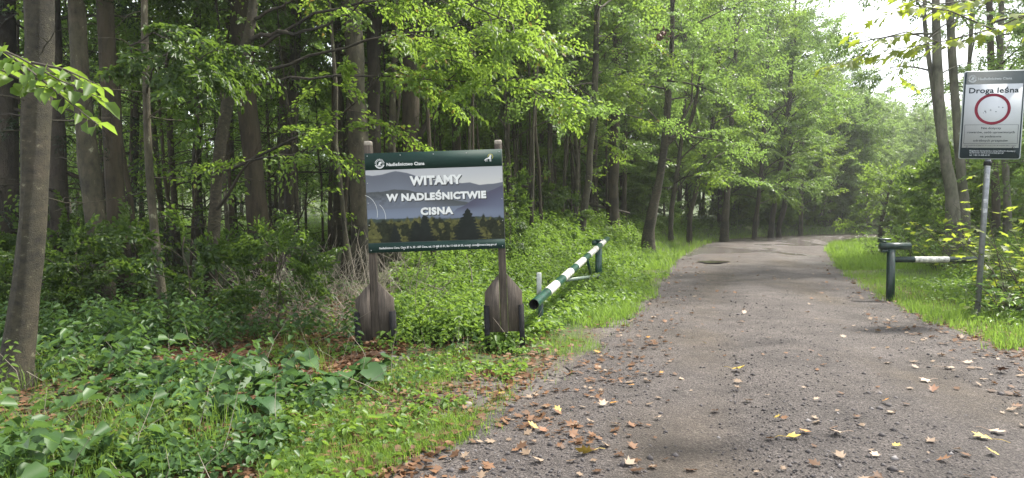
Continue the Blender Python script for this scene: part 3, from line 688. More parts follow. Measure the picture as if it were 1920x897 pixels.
# saplings
scatter(18, (-9, -1.2), (8.0, 16), ['sapling'], [1.], .7, lambda x, y: LD(x, y) > 3.4 and vis(x, y) and px_of(x, y) < 520)
scatter(26, (-3, 9), (14, 32), ['sapling'], [1.], .8, lambda x, y: LD(x, y) > 3.0 and px_of(x, y) > 940)
scatter(14, (8, 16), (9, 22), ['sapling'], [1.], .8, lambda x, y: RD(x, y) > 2.2 and px_of(x, y) > 1760)

# ------------------------------------------------------------------ lettering
def text_geo(body, bold=0.0):
    cu = bpy.data.curves.new('lettering', 'FONT'); cu.body = body; cu.size = 1; cu.offset = bold; cu.resolution_u = 3; cu.space_character = 1.0 + 2.4 * bold; cu.fill_mode = 'BOTH'; cu.extrude = 0
    o = bpy.data.objects.new('lettering', cu); COL.objects.link(o)
    dg = bpy.context.evaluated_depsgraph_get(); dg.update()
    me = o.evaluated_get(dg).to_mesh()
    V = np.array([v.co[:] for v in me.vertices]).reshape(-1, 3); Fs = [list(p.vertices) for p in me.polygons]
    o.evaluated_get(dg).to_mesh_clear(); bpy.data.objects.remove(o); bpy.data.curves.remove(cu)
    return V, Fs
def put_text(mb, body, cx, cz, height=None, width=None, y=0, bold=0.0, align='C', mat=0, track=1.0):
    """flat lettering in a panel's own x/z plane; cx is the centre (or left edge), cz the middle of the letters"""
    V, Fs = text_geo(body, bold)
    x0, x1 = V[:, 0].min(), V[:, 0].max(); capz = .70
    sz = height / capz if height else width / (x1 - x0)
    sx = width / (x1 - x0) if width else sz
    X = (V[:, 0] - (x0 + x1) / 2) * sx + cx if align == 'C' else (V[:, 0] - x0) * sx + cx
    Z = (V[:, 1] - capz / 2) * sz + cz
    e = bold * sz * .8; ex = e * .7
    for k, (ox, oz) in enumerate([(0, 0), (ex, 0), (-ex, 0), (0, e), (0, -e), (ex * .7, e * .7), (-ex * .7, e * .7), (ex * .7, -e * .7), (-ex * .7, -e * .7)] if bold else [(0, 0)]):
        n0 = mb.n; W = np.stack([X + ox, np.full(len(X), y - k * .00006), Z + oz], 1); mb.v.append(W); mb.n += len(W)
        for f in Fs: mb.p.append((np.array([f]) + n0, mat))
def ring(mb, cx, cz, r0, r1, y, a0=0, a1=2 * math.pi, k=40, mat=0, sx=1.0):
    a = np.linspace(a0, a1, k)
    In = np.stack([cx + r0 * np.cos(a) * sx, np.full(k, y), cz + r0 * np.sin(a)], 1); Ou = np.stack([cx + r1 * np.cos(a) * sx, np.full(k, y), cz + r1 * np.sin(a)], 1)
    i = np.arange(k - 1); mb.add(np.concatenate([In, Ou]), np.stack([i, i + 1, i + k + 1, i + k], 1), mat)
def emblem(mb, cx, cz, r, y, mat=0):
    """round forestry badge: ring broken by small letters above, leaf-like mark inside"""
    ring(mb, cx, cz, r * .64, r * .72, y, mat=mat); ring(mb, cx, cz, r * .80, r, y, math.pi * 1.08, math.pi * 1.92, mat=mat)
    for k in range(9):
        a = math.pi * (.06 + .88 * k / 8); ring(mb, cx, cz, r * .80, r, y, a - .09, a + .09, 4, mat)
    c, s = cx, cz
    pts = [(-.46, -.36), (.36, -.36), (.27, -.24), (.05, -.24), (.16, -.05), (.36, .02), (.42, .22), (.26, .40), (.0, .36), (-.2, .22), (-.1, .2), (-.24, .02), (-.12, .0), (-.32, -.2)]
    mb.poly([(c + r * a * 1.05, y, s + r * b * 1.05) for a, b in pts][::-1], mat)
def lynx(mb, cx, cz, s, y, mat=0, mat2=1):
    """small walking animal looking up, under a golden arc"""
    ring(mb, cx + .25 * s, cz + .22 * s, s * .40, s * .50, y, -.9, 3.3, 30, mat2)
    body = [(-.95, -.42), (-.62, -.16), (-.2, .02), (.02, .22), (.12, .50), (.26, .62), (.34, .48), (.46, .36), (.36, .24), (.34, .0), (.30, -.20), (.05, -.22), (-.3, -.18), (-.62, -.30), (-.9, -.5)]
    mb.poly([(cx + a * s, y + .0006 * -1, cz + b * s) for a, b in body][::-1], mat)
    for a, b, c in [(-.66, -.24, -.16), (-.44, -.2, -.04), (.06, -.2, .12), (.26, -.16, .03)]:
        mb.poly([(cx + (a + q) * s, y - .0012, cz + z * s) for q, z in [(0, b), (.10, b), (.08 + c * .5, -.68), (c * .5, -.68)]][::-1], mat)

white_print = plain('white_print', (.62, .63, .62), .45, var=.06, bs=0)
print_shadow = plain('dark_print', (.025, .028, .032), .5, var=.05, bs=0)
print_green = plain('dark_green_print', (.010, .032, .026), .6, var=.10, vs_=3, bs=0, spec=.2)
print_gold = plain('gold_print', (.42, .38, .06), .45, bs=0)

# ------------------------------------------------------------------ welcome board
wood_m, n, l, b = newmat('weathered_timber')
nzw_ = noise_node(n, l, 7, 10, 'Object', .8, (9, 9, .6)); nzb = noise_node(n, l, 2.2, 4)
rpw = ramp(n, l, nzw_.outputs['Fac'], [(.30, (.012, .010, .008)), (.5, (.066, .054, .043)), (.70, (.16, .135, .11))])
rpb = ramp(n, l, nzb.outputs['Fac'], [(.3, (.65, .62, .6)), (.7, (1.2, 1.15, 1.1))])
mxx = n.new('ShaderNodeMix'); mxx.data_type = 'RGBA'; mxx.blend_type = 'MULTIPLY'; mxx.inputs['Factor'].default_value = 1
l.new(rpw.outputs['Color'], mxx.inputs['A']); l.new(rpb.outputs['Color'], mxx.inputs['B']); l.new(mxx.outputs['Result'], b.inputs['Base Color'])
b.inputs['Roughness'].default_value = .85; bump(n, l, b, nzw_.outputs['Fac'], .7, .01)
cap_m = plain('sawn_timber_end', (.26, .23, .19), .85, vs_=20)
steel_m = plain('black_steel', (.010, .010, .011), .75, var=.4, vs_=18, spec=.2)
alu_m = plain('aluminium_edge', (.35, .36, .36), .4, .6, vs_=10)

BD = 7.5
bx = P(818, 650, BD)
board = empty('welcome_board', (bx[0], BD, hgt(bx[0], BD)), 'forest welcome board on two dark wooden posts with a green framed mountain picture', 'notice board')
board.rotation_euler = (0, R(-2.0), R(1.0))
gz0 = board.location.z
pc = P(816, 377.5, BD); BZ = pc[2] - gz0; BXo = pc[0] - bx[0] + (BZ) * math.tan(R(2.0)); BW, BH = 1.478, 1.073
x_l, x_r = BXo - .705, BXo + .70
pm = MB(); pm.box((BXo, 0, BZ), (BW, .012, BH), 0, bevel=.002)
panel = pm.build('panel', plain('panel_back', (.05, .07, .065), .5), board)
# the printed picture: colours of a flat print, one small cell each
NU, NV = 300, 200
uu, vv = np.meshgrid((np.arange(NU + 1)) / NU, (np.arange(NV + 1)) / NV, indexing='ij'); W_ = 1 - (.10 + vv * .73)   # W_: 0 top .. 1 bottom of whole board
def pic(c): return np.array([srgb(*c)[:3]])[0]
img = np.zeros((NU + 1, NV + 1, 3)); sky_t = sstep(.17, .40, W_)[..., None]
img[:] = pic((176, 178, 182)) * (1 - sky_t) + pic((196, 196, 192)) * sky_t
nse = lambda a, b_, o=4: fbm(uu * a + 3, b_ * np.ones_like(uu), o) - .5
def layer(us, ws, col_t, col_b, amp, fr, fade):
    global img
    top = np.interp(uu, us, ws) + nse(fr, 7.3 + fr) * amp
    k = sstep(-.004, .004, W_ - top)[..., None]; f = sstep(0, fade, W_ - top)[..., None]
    img = img * (1 - k) + (np.array(pic(col_t)) * (1 - f) + np.array(pic(col_b)) * f) * k
layer([0, .05, .12, .22, .30, .38, .48, .6, .7, .76, .83, .92, 1], [.215, .225, .215, .185, .21, .25, .285, .31, .33, .325, .355, .35, .33], (98, 102, 112), (116, 122, 134), .015, 9, .25)
layer([0, .1, .2, .3, .4, .5, .65, .8, 1], [.39, .385, .365, .385, .41, .45, .5, .54, .6], (78, 82, 84), (106, 112, 124), .02, 14, .16)
tx = (fbm(uu * 60, W_ * 50, 4) - .5)[..., None] * (1 - sstep(.5, .56, W_))[..., None] * (sstep(.36, .42, W_))[..., None] * (1 - sstep(.3, .5, uu))[..., None]
img = img * (1 + tx * .7)
layer([0, .5, 1], [.57, .56, .55], (110, 118, 134), (122, 132, 148), .01, 5, .1)
layer([.60, .66, .72, .8, .9, 1.0], [.66, .58, .55, .48, .42, .365], (80, 80, 98), (96, 102, 122), .012, 16, .2)
mist = sstep(.55, .64, W_)[..., None] * .7; img = img * (1 - mist) + pic((116, 126, 144)) * mist
layer([0, .2, .4, .6, .8, 1], [.66, .665, .67, .68, .67, .69], (60, 72, 66), (66, 74, 60), .02, 40, .1)
fz = fbm(uu * 26, W_ * 16, 5)
trees_c = np.where((fz > .5)[..., None], pic((104, 104, 58)), pic((46, 52, 34))) * (.12 + 1.05 * fbm(uu * 70 + 5, W_ * 60, 4))[..., None]
k = sstep(.665, .70, W_ + (fbm(uu * 34 + 2, W_ * 3, 4) - .5) * .10)[..., None]; img = img * (1 - k) + trees_c * k
def fir(u0, top, hw, base):
    global img
    hh = np.clip((W_ - top) / (base - top), 0, 1); jag = .65 + .35 * np.abs(np.sin((W_ - top) * 95 + u0 * 20)) + .5 * (fbm(uu * 60, W_ * 60, 3) - .5)
    k = ((np.abs(uu - u0) < hw * hh ** .75 * jag) & (W_ > top) & (W_ < base)).astype(float)[..., None]
    img = img * (1 - k) + pic((26, 32, 28)) * (.6 + .8 * fz)[..., None] * k
fir(.42, .60, .075, .92); fir(.735, .585, .135, .92); fir(.36, .70, .09, .95); fir(.20, .72, .06, .95)
lowd = sstep(.80, .90, W_)[..., None] * (np.abs(uu - .55) < .28)[..., None] * .45; img = img * (1 - lowd * .6)
pg = MB(); X_ = BXo - BW / 2 + .004 + uu * (BW - .008); Z_ = BZ + BH / 2 - BH * W_
i2 = np.arange(NU)[:, None] * (NV + 1) + np.arange(NV)[None, :]
q = np.stack([i2, i2 + NV + 1, i2 + NV + 2, i2 + 1], -1).reshape(-1, 4)
pg.add(np.stack([X_, np.full_like(X_, -.0075), Z_], -1).reshape(-1, 3), q)
mp_, n, l, b = newmat('printed_picture'); at = n.new('ShaderNodeAttribute'); at.attribute_name = 'ink'; l.new(at.outputs['Color'], b.inputs['Base Color']); b.inputs['Roughness'].default_value = .6; b.inputs['Specular IOR Level'].default_value = .2
po = pg.build('mountain_picture', mp_, panel)
ca = po.data.attributes.new('ink', 'FLOAT_COLOR', 'POINT'); ca.data.foreach_set('color', np.concatenate([np.clip(img * .86, 0, 1), np.ones((NU + 1, NV + 1, 1))], -1).astype(np.float32).ravel())
g = MB(); g.box((BXo, -.0085, BZ + BH * (.5 - .085)), (BW - .006, .005, BH * .168)); g.build('header_band', print_green, panel)
g = MB(); g.box((BXo, -.0085, BZ - BH * (.5 - .047)), (BW - .006, .005, BH * .092)); g.build('footer_band', print_green, panel)
pz = lambda w: BZ + BH * (.5 - w); pu = lambda u: BXo + BW * (u - .5)
for (tx_, w_, hh, wd) in [('WITAMY', .288, .088, .375), ('W NADLEŚNICTWIE', .450, .070, .725), ('CISNA', .598, .070, .235)]:
    g = MB(); put_text(g, tx_, pu(.510) + .008, pz(w_) - .009, hh, wd * BW, -.0085, .050, mat=0); g.build('letter_shadow', print_shadow, panel)
    g = MB(); put_text(g, tx_, pu(.510), pz(w_), hh, wd * BW, -.0098, .036, mat=0); g.build('greeting_lettering', white_print, panel)
g = MB(); put_text(g, 'Nadleśnictwo Cisna', pu(.158), pz(.118), .033, .275 * BW, -.0125, .02, 'L'); g.build('header_lettering', white_print, panel)
g = MB(); emblem(g, pu(.108), pz(.108), .052, -.0125); g.build('emblem', white_print, panel)
g = MB(); lynx(g, pu(.905), pz(.085), .058, -.0125); g.build('animal_badge', [white_print, print_gold], panel)
g = MB(); put_text(g, 'Nadleśnictwo Cisna, Cisna 87 A, 38 - 607 Cisna, tel. 13 468 63 01, fax 13 468 64 35, e-mail: cisna@krosno.lasy.gov.pl', pu(.508), pz(.955), .021, .855 * BW, -.0125, .014)
g.build('address_lettering', white_print, panel)
g = MB()
for cx_, cz_, r_, a0, a1 in [(-.03, .60, .20, -.25, 1.35), (.045, .65, .17, -.10, 1.0)]:
    a = np.linspace(a0, a1, 16); wd = .0045
    ring(g, pu(cx_), pz(cz_), r_ - wd, r_, -.0098, a0, a1, 18, 0, .8)
g.build('white_arcs', white_print, panel)  # two thin white arcs over the left of the picture
g = MB()
for k in range(5):
    for w_ in (.028, .975): g.tube([(pu(.02 + .24 * k), -.009, pz(w_)), (pu(.02 + .24 * k), -.015, pz(w_))], .007, 8)
for w_ in (.3, .5, .72):
    for u_ in (.013, .987): g.tube([(pu(u_), -.007, pz(w_)), (pu(u_), -.013, pz(w_))], .006, 8)
g.build('screw_heads', alu_m, panel)
for px_, xo in ((690, x_l), (941, x_r)):
    g = MB(); tp_ = BZ + BH / 2 + (.09 if xo < BXo else .055)
    g.box((xo, .060, (tp_ + .16) / 2 + .0), (.082, .095, tp_ - .16), 0, bevel=.006); post = g.build('post', wood_m, board)
    g = MB(); g.box((xo, .060, tp_ + .020), (.080, .093, .05), 0, bevel=.008); g.build('post_top', cap_m, post)
    zb = (.137 if xo < BXo else .18) - gz0; zt = (.585 if xo < BXo else .615) - gz0; zi = (.765 if xo < BXo else .81) - gz0
    for sgn, nm_ in ((-1, 'plank'), (1, 'plank')):
        xi, xo_ = xo + sgn * .043, xo + sgn * .205
        pts = [(xi, zb), (xo_, zb), (xo_, zt), (xi, zi)]
        if sgn < 0: pts = pts[::-1]
        y0_, y1_ = .012 + .004 * sgn, .085
        fr = [(a, y0_, b_) for a, b_ in pts]; bk = [(a, y1_, b_) for a, b_ in pts]; g = MB(); g.add(fr + bk, [[0, 1, 2, 3]]); g.p.append((np.array([[7, 6, 5, 4]]), 0))
        for i in range(4): g.p.append((np.array([[i, i + 4, (i + 1) % 4 + 4, (i + 1) % 4]]), 0))
        g.build('plank', wood_m, post)
    for sgn in (-1, 1):
        g = MB(); xs_ = xo + sgn * .213; tops = .44 if xo < BXo else .46
        g.box((xs_, .045, tops / 2 - .1), (.012, .11, tops + .2)); g.box((xs_ - sgn * .026, -.0075, tops / 2 - .1), (.052, .010, tops + .2))
        g.build('ground_stake', steel_m, board)

# ------------------------------------------------------------------ barrier on the left: swung-open boom
paint_g = plain('dark_green_paint', (.006, .040, .028), .30, var=.6, vs_=20, bs=.25)
paint_w = plain('worn_white_paint', (.42, .41, .37), .5, var=.6, vs_=16, bs=.1)
steel_d = plain('dark_inside', (.01, .012, .011), .8)
pp = P(1122, 545, 14.4); pz0 = hgt(pp[0], 14.4)
E0, E1 = P(1001, 571, 8.0), P(1139, 448, 15.2)
barrier = empty('boom_barrier', (pp[0], pp[1], pz0), 'green and white striped boom barrier swung open along the left verge', 'barrier')
bl0 = np.array(barrier.location)
g = MB(); ztop = P(1122, 452, 14.4)[2]
g.tube([(pp[0], pp[1], pz0 - .3), (pp[0], pp[1], ztop)], .072, 20)
post_b = g.build('post', paint_g, barrier, loc=bl0, smooth=False)
g = MB(); g.tube([(pp[0], pp[1], ztop), (pp[0], pp[1], ztop + .025)], .095, 20); g.build('post_cap', paint_g, post_b, loc=bl0)
off = np.array([-.135, 0, 0]); ax = unit(E1 - E0)
g = MB(); tt_ = np.linspace(0, 1, 12); bp_ = E0 + (E1 - E0) * tt_[:, None] 
g.tube(bp_, np.linspace(.060, .052, 12), 20, cap=False); g.tube(bp_[::-1], np.linspace(.046, .054, 12), 20, mat=1, cap=False)
mid_ = E0 + ax * .25; g.tube([mid_, mid_ + ax * .01], .053, 20, 1); 
boom = g.build('boom', [paint_g, steel_d], barrier, loc=bl0, smooth=True)
for a, b_ in [(.104, .185), (.252, .345), (.411, .52), (.60, .745), (.826, .909)]:
    g = MB(); g.tube([E0 + (E1 - E0) * a, E0 + (E1 - E0) * b_], .0615 - .008 * (a + b_) / 2, 20, cap=False); g.build('white_band', paint_w, boom, loc=bl0, smooth=True)
J = E0 + (E1 - E0) * .285 - np.array([0, 0, .06]); K = np.array([pp[0], pp[1] - .075, pz0 + .13])
g = MB(); g.tube([J, K], .028, 10); brace = g.build('brace', plain('faded_green_paint', (.10, .14, .11), .5), barrier, loc=bl0)
f_ = .70; sb = J + (K - J) * f_; tb = None
bt = E0 + (E1 - E0) * (.285 + .30)
g = MB(); g.tube([sb, bt - np.array([0, 0, .055])], .026, 10); g.build('strut', paint_g, barrier, loc=bl0)
g = MB(); g.box((pp[0] - .06, pp[1], (E0 + (E1 - E0) * ((14.4 - 8) / 7.2))[2]), (.16, .10, .10), bevel=.01); g.build('hinge', paint_g, barrier, loc=bl0)
# post the open boom rests against
rp0 = P(1013, 606, 8.7); rz = hgt(rp0[0], 8.7); rt = P(1009, 512, 8.7)
rest = empty('barrier_rest_post', (rt[0], 8.7, rz), 'narrow square post with pale upper half where the open boom rests', 'post')
g = MB(); zt_ = rt[2] - rz
g.box((.035, .02, .15), (.062, .06, .62), bevel=.004); lo_ = g.build('lower_post', paint_g, rest)
g = MB(); g.box((.012, .02, (.46 + zt_) / 2), (.060, .058, zt_ - .46), bevel=.004); g.build('upper_post', plain('pale_grey_paint', (.36, .38, .35), .5), rest)

# catch post on the right
cp_ = P(1669, 566, 11.8); cz0 = hgt(cp_[0], 11.8)
dark_paint = plain('near_black_green_paint', (.004, .020, .015), .38, var=.5, vs_=18, bs=.2)
catch = empty('barrier_catch_post', (cp_[0], 11.8, cz0), 'dark green barrier catch post with top pipe and striped side rail right of the road', 'barrier post')
zz_ = lambda py: P(1669, py, 11.8)[2] - cz0
xx_ = lambda px_: P(px_, 470, 11.8)[0] - cp_[0]
g = MB(); g.tube([(0, 0, -.3), (0, 0, zz_(468))], .068, 20); g.build('post', dark_paint, catch)
g = MB(); g.tube([(xx_(1650), 0, zz_(462)), (xx_(1706), 0, zz_(462))], .060, 20); tp_o = g.build('top_pipe', dark_paint, catch)
g = MB(); g.box((xx_(1658), 0, zz_(471)), (.10, .09, .05), bevel=.01); g.build('bracket', dark_paint, catch)
g = MB(); g.box((xx_(1668), .16, zz_(450)), (.20, .10, .04), bevel=.012); g.box((xx_(1658), .08, zz_(454)), (.05, .2, .03)); g.build('latch_plate', dark_paint, catch)
g = MB(); g.tube([(.05, 0, zz_(487)), (xx_(1830), 0, zz_(487))], .050, 18); rail = g.build('side_rail', dark_paint, catch)
g = MB(); g.tube([(xx_(1714), 0, zz_(487)), (xx_(1778), 0, zz_(487))], .0518, 18, cap=False); g.build('white_band', paint_w, rail, smooth=True)

# ------------------------------------------------------------------ road sign on the right
SD = 9.75
sp = P(1833, 602, SD); sz0 = hgt(sp[0], SD)
sign = empty('road_sign', (sp[0], SD, sz0), 'tall forest road sign with red prohibition ring on a grey pole', 'road sign')
sc_ = P(1858.5, 216.5, SD); SZ = sc_[2] - sz0; lean = math.atan2(sc_[0] - sp[0] - .0, SZ) * .9
sign.rotation_euler = (0, lean, R(-20))
galv = plain('galvanised_steel', (.20, .21, .22), .45, .6, vs_=14)
g = MB(); g.tube([(0, .035, -.4), (0, .035, SZ + .55)], .038, 16); pole = g.build('pole', galv, sign, smooth=False)
stk = plain('old_sticker', (.34, .35, .36), .6, var=.5, vs_=30)
for z_, h_ in ((SZ - .72, .05), (SZ - .88, .07), (SZ - 1.22, .05), (SZ - 1.36, .06)):
    g = MB(); a = np.linspace(-2.3, -.9, 8); lo = np.stack([.0392 * np.cos(a), .035 + .0392 * np.sin(a), np.full(8, z_)], 1); hi = lo + [0, 0, h_]; i = np.arange(7)
    g.add(np.concatenate([lo, hi]), np.stack([i, i + 1, i + 9, i + 8], 1)); g.build('sticker', stk, pole)
SW, SH = .735, 1.225
def rrect(w, h, r, y, cx=0, cz=0, k=6):
    pts = []
    for sx, sz, a0 in ((1, 1, 0), (-1, 1, 90), (-1, -1, 180), (1, -1, 270)):
        for i in range(k + 1):
            a = R(a0 + 90 * i / k); pts.append((cx + sx * (w / 2 - r) + r * math.cos(a), y, cz + sz * (h / 2 - r) + r * math.sin(a)))
    return pts
def slab(mb, w, h, r, y0, y1, cx, cz, mat=0):
    a = rrect(w, h, r, y0, cx, cz); b_ = rrect(w, h, r, y1, cx, cz); N = len(a); n0 = mb.n
    mb.add(a + b_, [list(range(N))], mat); mb.p.append((np.arange(N)[None, ::-1] + N + n0, mat))
    for i in range(N): mb.p.append((np.array([[i, i + N, (i + 1) % N + N, (i + 1) % N]]) + n0, mat))
sign_blue = plain('dark_slate_print', (.012, .024, .030), .65, var=.08, bs=0, spec=.2)
sign_white = plain('sign_white', (.43, .45, .475), .65, var=.04, vs_=2, bs=0, spec=.2)
sign_red = plain('sign_red', (.16, .008, .026), .65, var=.08, bs=0, spec=.2)
g = MB(); slab(g, SW, SH, .03, -.014, .004, 0, SZ); spanel = g.build('panel', plain('sign_rim', (.34, .37, .38), .4, var=.05), sign)
g = MB(); slab(g, SW - .022, SH - .022, .026, -.0165, -.013, 0, SZ); g.build('dark_border', sign_blue, spanel)
sw_ = lambda w_: SZ + SH * (.5 - w_); su = lambda u: SW * (u - .5)
g = MB(); g.box((0, -.0172, (sw_(.153) + sw_(.872)) / 2), (SW - .060, .003, SH * (.872 - .153))); g.build('white_field', sign_white, spanel)
g = MB(); put_text(g, 'Nadleśnictwo Cisna', su(.235), sw_(.092), .030, .545 * SW, -.0178, .015, 'L'); g.build('heading', pale_p := plain('pale_print', (.36, .39, .41), .5, var=.05, bs=0), spanel)
g = MB(); emblem(g, su(.145), sw_(.088), .052, -.0178); g.build('emblem', pale_p, spanel); g = MB()
put_text(g, 'Regulamin korzystania z dróg leśnych dostępny', su(.175), sw_(.906), .018, .74 * SW, -.0178, .012, 'L')
put_text(g, 'na stronie: cisna.krosno.lasy.gov.pl', su(.175), sw_(.928), .018, .55 * SW, -.0178, .012, 'L')
put_text(g, 'tel. +48 13 468 63 01', su(.175), sw_(.955), .018, .33 * SW, -.0178, .012, 'L')
g.build('footer_lettering', pale_p, spanel)
g = MB(); put_text(g, 'Droga leśna', 0, sw_(.222), .072, -0 + .80 * SW, -.0198, .014); g.build('title_lettering', sign_blue, spanel); g = MB()
for tx_, w_, wd in [('Nie dotyczy', .648, .32), ('rowerów, osób uprawnionych', .695, .76), ('na podstawie', .742, .34), ('odrębnych przepisów', .789, .56)]:
    put_text(g, tx_, 0, sw_(w_), .030, wd * SW, -.0198, .004)
put_text(g, 'Rozporządzenie na podst. art. 29 ustawy z dnia 28 września 1991 r. o lasach', 0, sw_(.846), .010, .84 * SW, -.0198, .004)
g.build('notice_lettering', sign_blue, spanel); g = MB()
for a, b_ in (((.07, .612), (.93, .612)), ((.07, .824), (.93, .824))): g.box((0, -.0195, sw_(a[1])), (SW * .87, .0012, .0035))
for u_ in (.068, .932): g.box((su(u_), -.0195, (sw_(.614) + sw_(.822)) / 2), (.0035, .0012, SH * .208))
g.build('notice_frame', sign_blue, spanel); g = MB()
r_ = np.random.default_rng(4)
for k in range(9): g.box((su(.50 + r_.normal(.03, .09)), -.0195, sw_(.455 + r_.normal(0, .02))), (r_.uniform(.006, .020), .0012, r_.uniform(.004, .012)))
g.build('scuff_marks', sign_blue, spanel)
g = MB(); ring(g, 0, sw_(.435), .177, .215, -.0198, k=64); g.build('red_ring', sign_red, spanel)
for u_ in (.125, .875):
    g = MB(); g.tube([(su(u_), -.016, sw_(.868)), (su(u_), -.023, sw_(.868))], .013, 12, 0); g.tube([(su(u_), -.022, sw_(.868)), (su(u_), -.028, sw_(.868))], .007, 8, 1); g.build('bolt', [sign_blue, alu_m], spanel)
g = MB(); g.box((0, .03, SZ + .35), (.5, .03, .03)); g.box((0, .03, SZ - .38), (.5, .03, .03)); g.build('clamp', galv, sign)
g = MB(); g.tube([(0, .035, SZ - .70), (0, .035, SZ - .64)], .050, 16); g.build('pole_collar', steel_m, pole)

# ------------------------------------------------------------------ stones, logs, dead wood
def stone(name, x, y, s, label, mat, seed, cat='stone', sq=.5):
    r = np.random.default_rng(seed); import bmesh
    bm = bmesh.new(); bmesh.ops.create_icosphere(bm, subdivisions=3, radius=1)
    V = np.array([v.co for v in bm.verts]); Fs = np.array([[v.index for v in f.verts] for f in bm.faces]); bm.free()
    k = 1 + .35 * (fbm(V[:, 0] * 1.2 + seed, V[:, 1] * 1.2 + V[:, 2] * 1.7, 3) - .5) * 2
    V = V * k[:, None] * np.array([1, .75, sq]) * s
    V = np.round(V / (s * .12)) * (s * .12) * .35 + V * .65
    g = MB(); g.add(V, Fs); o = g.build(name, mat); o.location = (x, y, hgt(x, y) + s * sq * .35); o.rotation_euler = (r.normal(0, .15), r.normal(0, .15), r.uniform(0, 6))
    return tag(o, label, cat)
pale_stone = plain('pale_stone', (.30, .27, .23), .85, vs_=9, bs=.5); grey_stone = plain('grey_stone', (.17, .155, .135), .9, vs_=9, bs=.5)
for (px_, py_, d, s, lb_, mt) in [(737, 681, 7.0, .062, 'pale flat stone between the welcome board posts', pale_stone), (716, 676, 7.1, .055, 'brownish stone left of the pale flat one under the board', grey_stone),
                                  (757, 679, 7.0, .075, 'wide grey stone right of the pale flat one under the board', grey_stone), (872, 768, 5.3, .075, 'flat grey stone sunk in the grass by the road', grey_stone)]:
    p = P(px_, py_, d); stone('stone', p[0], d, s, lb_, mt, int(px_), sq=.35)
moss = plain('mossy_bark', (.060, .065, .018), .9, var=.7, vs_=9, bs=.8)
def log(name, pts, r0, mat, label, cat, seed=0, r1=None):
    g = MB(); pts = np.array(pts, float); dd = np.linspace(0, 1, 9); ip = np.linspace(0, 1, len(pts)); p = np.stack([np.interp(dd, ip, pts[:, i]) for i in range(3)], 1)
    p[1:-1] += np.random.default_rng(seed).normal(0, r0 * .25, (7, 3)); c = p.mean(0)
    g.tube(p, np.linspace(r0, r1 or r0 * .8, 9), 10 if r0 > .03 else 5, noise=.08, seed=seed); return tag(g.build(name, mat, loc=c, smooth=True), label, cat)
a, b_ = P(645, 672, 7.4), P(690, 662, 7.7); log('mossy_log', [(a[0], a[1], hgt(a[0], a[1]) + .03), (b_[0], b_[1], hgt(b_[0], b_[1]) + .04)], .035, moss, 'short mossy piece of wood left of the left board post', 'log', 3)
a, b_ = P(130, 725, 6.1), P(290, 735, 5.9); log('mossy_log', [(a[0], a[1], hgt(a[0], a[1]) + .06), (b_[0], b_[1], hgt(b_[0], b_[1]) + .08)], .10, moss, 'thick mossy log lying in the herbs right of the big beech', 'log', 4)
RB = np.random.default_rng(9)
for k in range(22):
    px_ = RB.uniform(470, 690) if k < 14 else RB.uniform(700, 900); d = RB.uniform(8.6, 11.5); p = P(px_, 560, d); gz = hgt(p[0], d); L = RB.uniform(.5, 1.6); az = RB.uniform(-.9, .9); el = RB.uniform(.2, 1.3) if k < 14 else RB.uniform(.1, .6)
    q_ = np.array([p[0] + L * math.sin(az), d, gz + L * math.sin(el)]); mid__ = (np.array([p[0], d, gz]) + q_) / 2 + RB.normal(0, .08, 3)
    o = log('dead_branch', [(p[0], d, gz - .03), mid__, q_], RB.uniform(.006, .014), M['dead_twig'], 'dry bare branch sticking out of the brush behind the welcome board', 'branch', k, .003); o['group'] = 'dry branches behind the board'
log('fallen_tree', [P(900, 330, 22), P(1180, 470 - 70, 27)], .06, db, 'dark fallen trunk leaning on the bank between the standing trees', 'fallen tree', 5)
p0, p1 = P(1200, 372, 27), P(1215, 415, 25); 

# ------------------------------------------------------------------ overhanging branches near the lens
def hanging(name, label, twigs, leafm, lens, seed, star=False, fold=True, wid=.62):
    r = np.random.default_rng(seed); g = MB(); mb = MB(); pos, dr, nn, ln = [], [], [], []
    base = P(*twigs[0][0])
    for tw in twigs:
        W = np.array([P(*q) for q in tw]); dd = np.concatenate([[0], np.cumsum(np.linalg.norm(np.diff(W, axis=0), axis=1))]); k = max(6, int(dd[-1] / .05)); u = np.linspace(0, dd[-1], k)
        W = np.stack([np.interp(u, dd, W[:, i]) for i in range(3)], 1); g.tube(W, np.linspace(.007, .002, k), 5, cap=False)
        m_ = int(dd[-1] / (lens * .38)); sg = 1
        for i in range(m_):
            p_, t_ = along(W, .12 + .88 * (i + .5) / m_); sd = unit(np.cross(t_, [0, 0, 1.])); sg = -sg
            d_ = unit(t_ * .6 + sd * sg * r.uniform(.5, 1.1) + np.array([0, 0, r.normal(-.35, .25)])); st = p_ + d_ * lens * .3
            g.tube([p_, st], .0012, 3, cap=False)
            pos.append(st); dr.append(d_); nn.append(np.array([0, 0, 1.]) + r.normal(0, .35, 3)); ln.append(lens * r.uniform(.65, 1.2))
    root = empty(name, base, label, 'branch'); g.build('twig', M['twig'], root, loc=base)
    if star: maple_leaves(r, np.array(pos), np.array(dr), np.array(nn), np.array(ln), mb)
    else: leaf_arrays(np.array(pos), np.array(dr), np.array(nn), ln, np.array(ln) * wid, True, mb)
    mb.build('leaves', leafm, root, loc=base); return root
STAR = np.array([(0, 0), (.18, -.10), (.42, -.42), (.45, -.20), (.78, -.42), (.72, -.16), (1.0, 0), (.72, .16), (.78, .42), (.45, .20), (.42, .42), (.18, .10)])
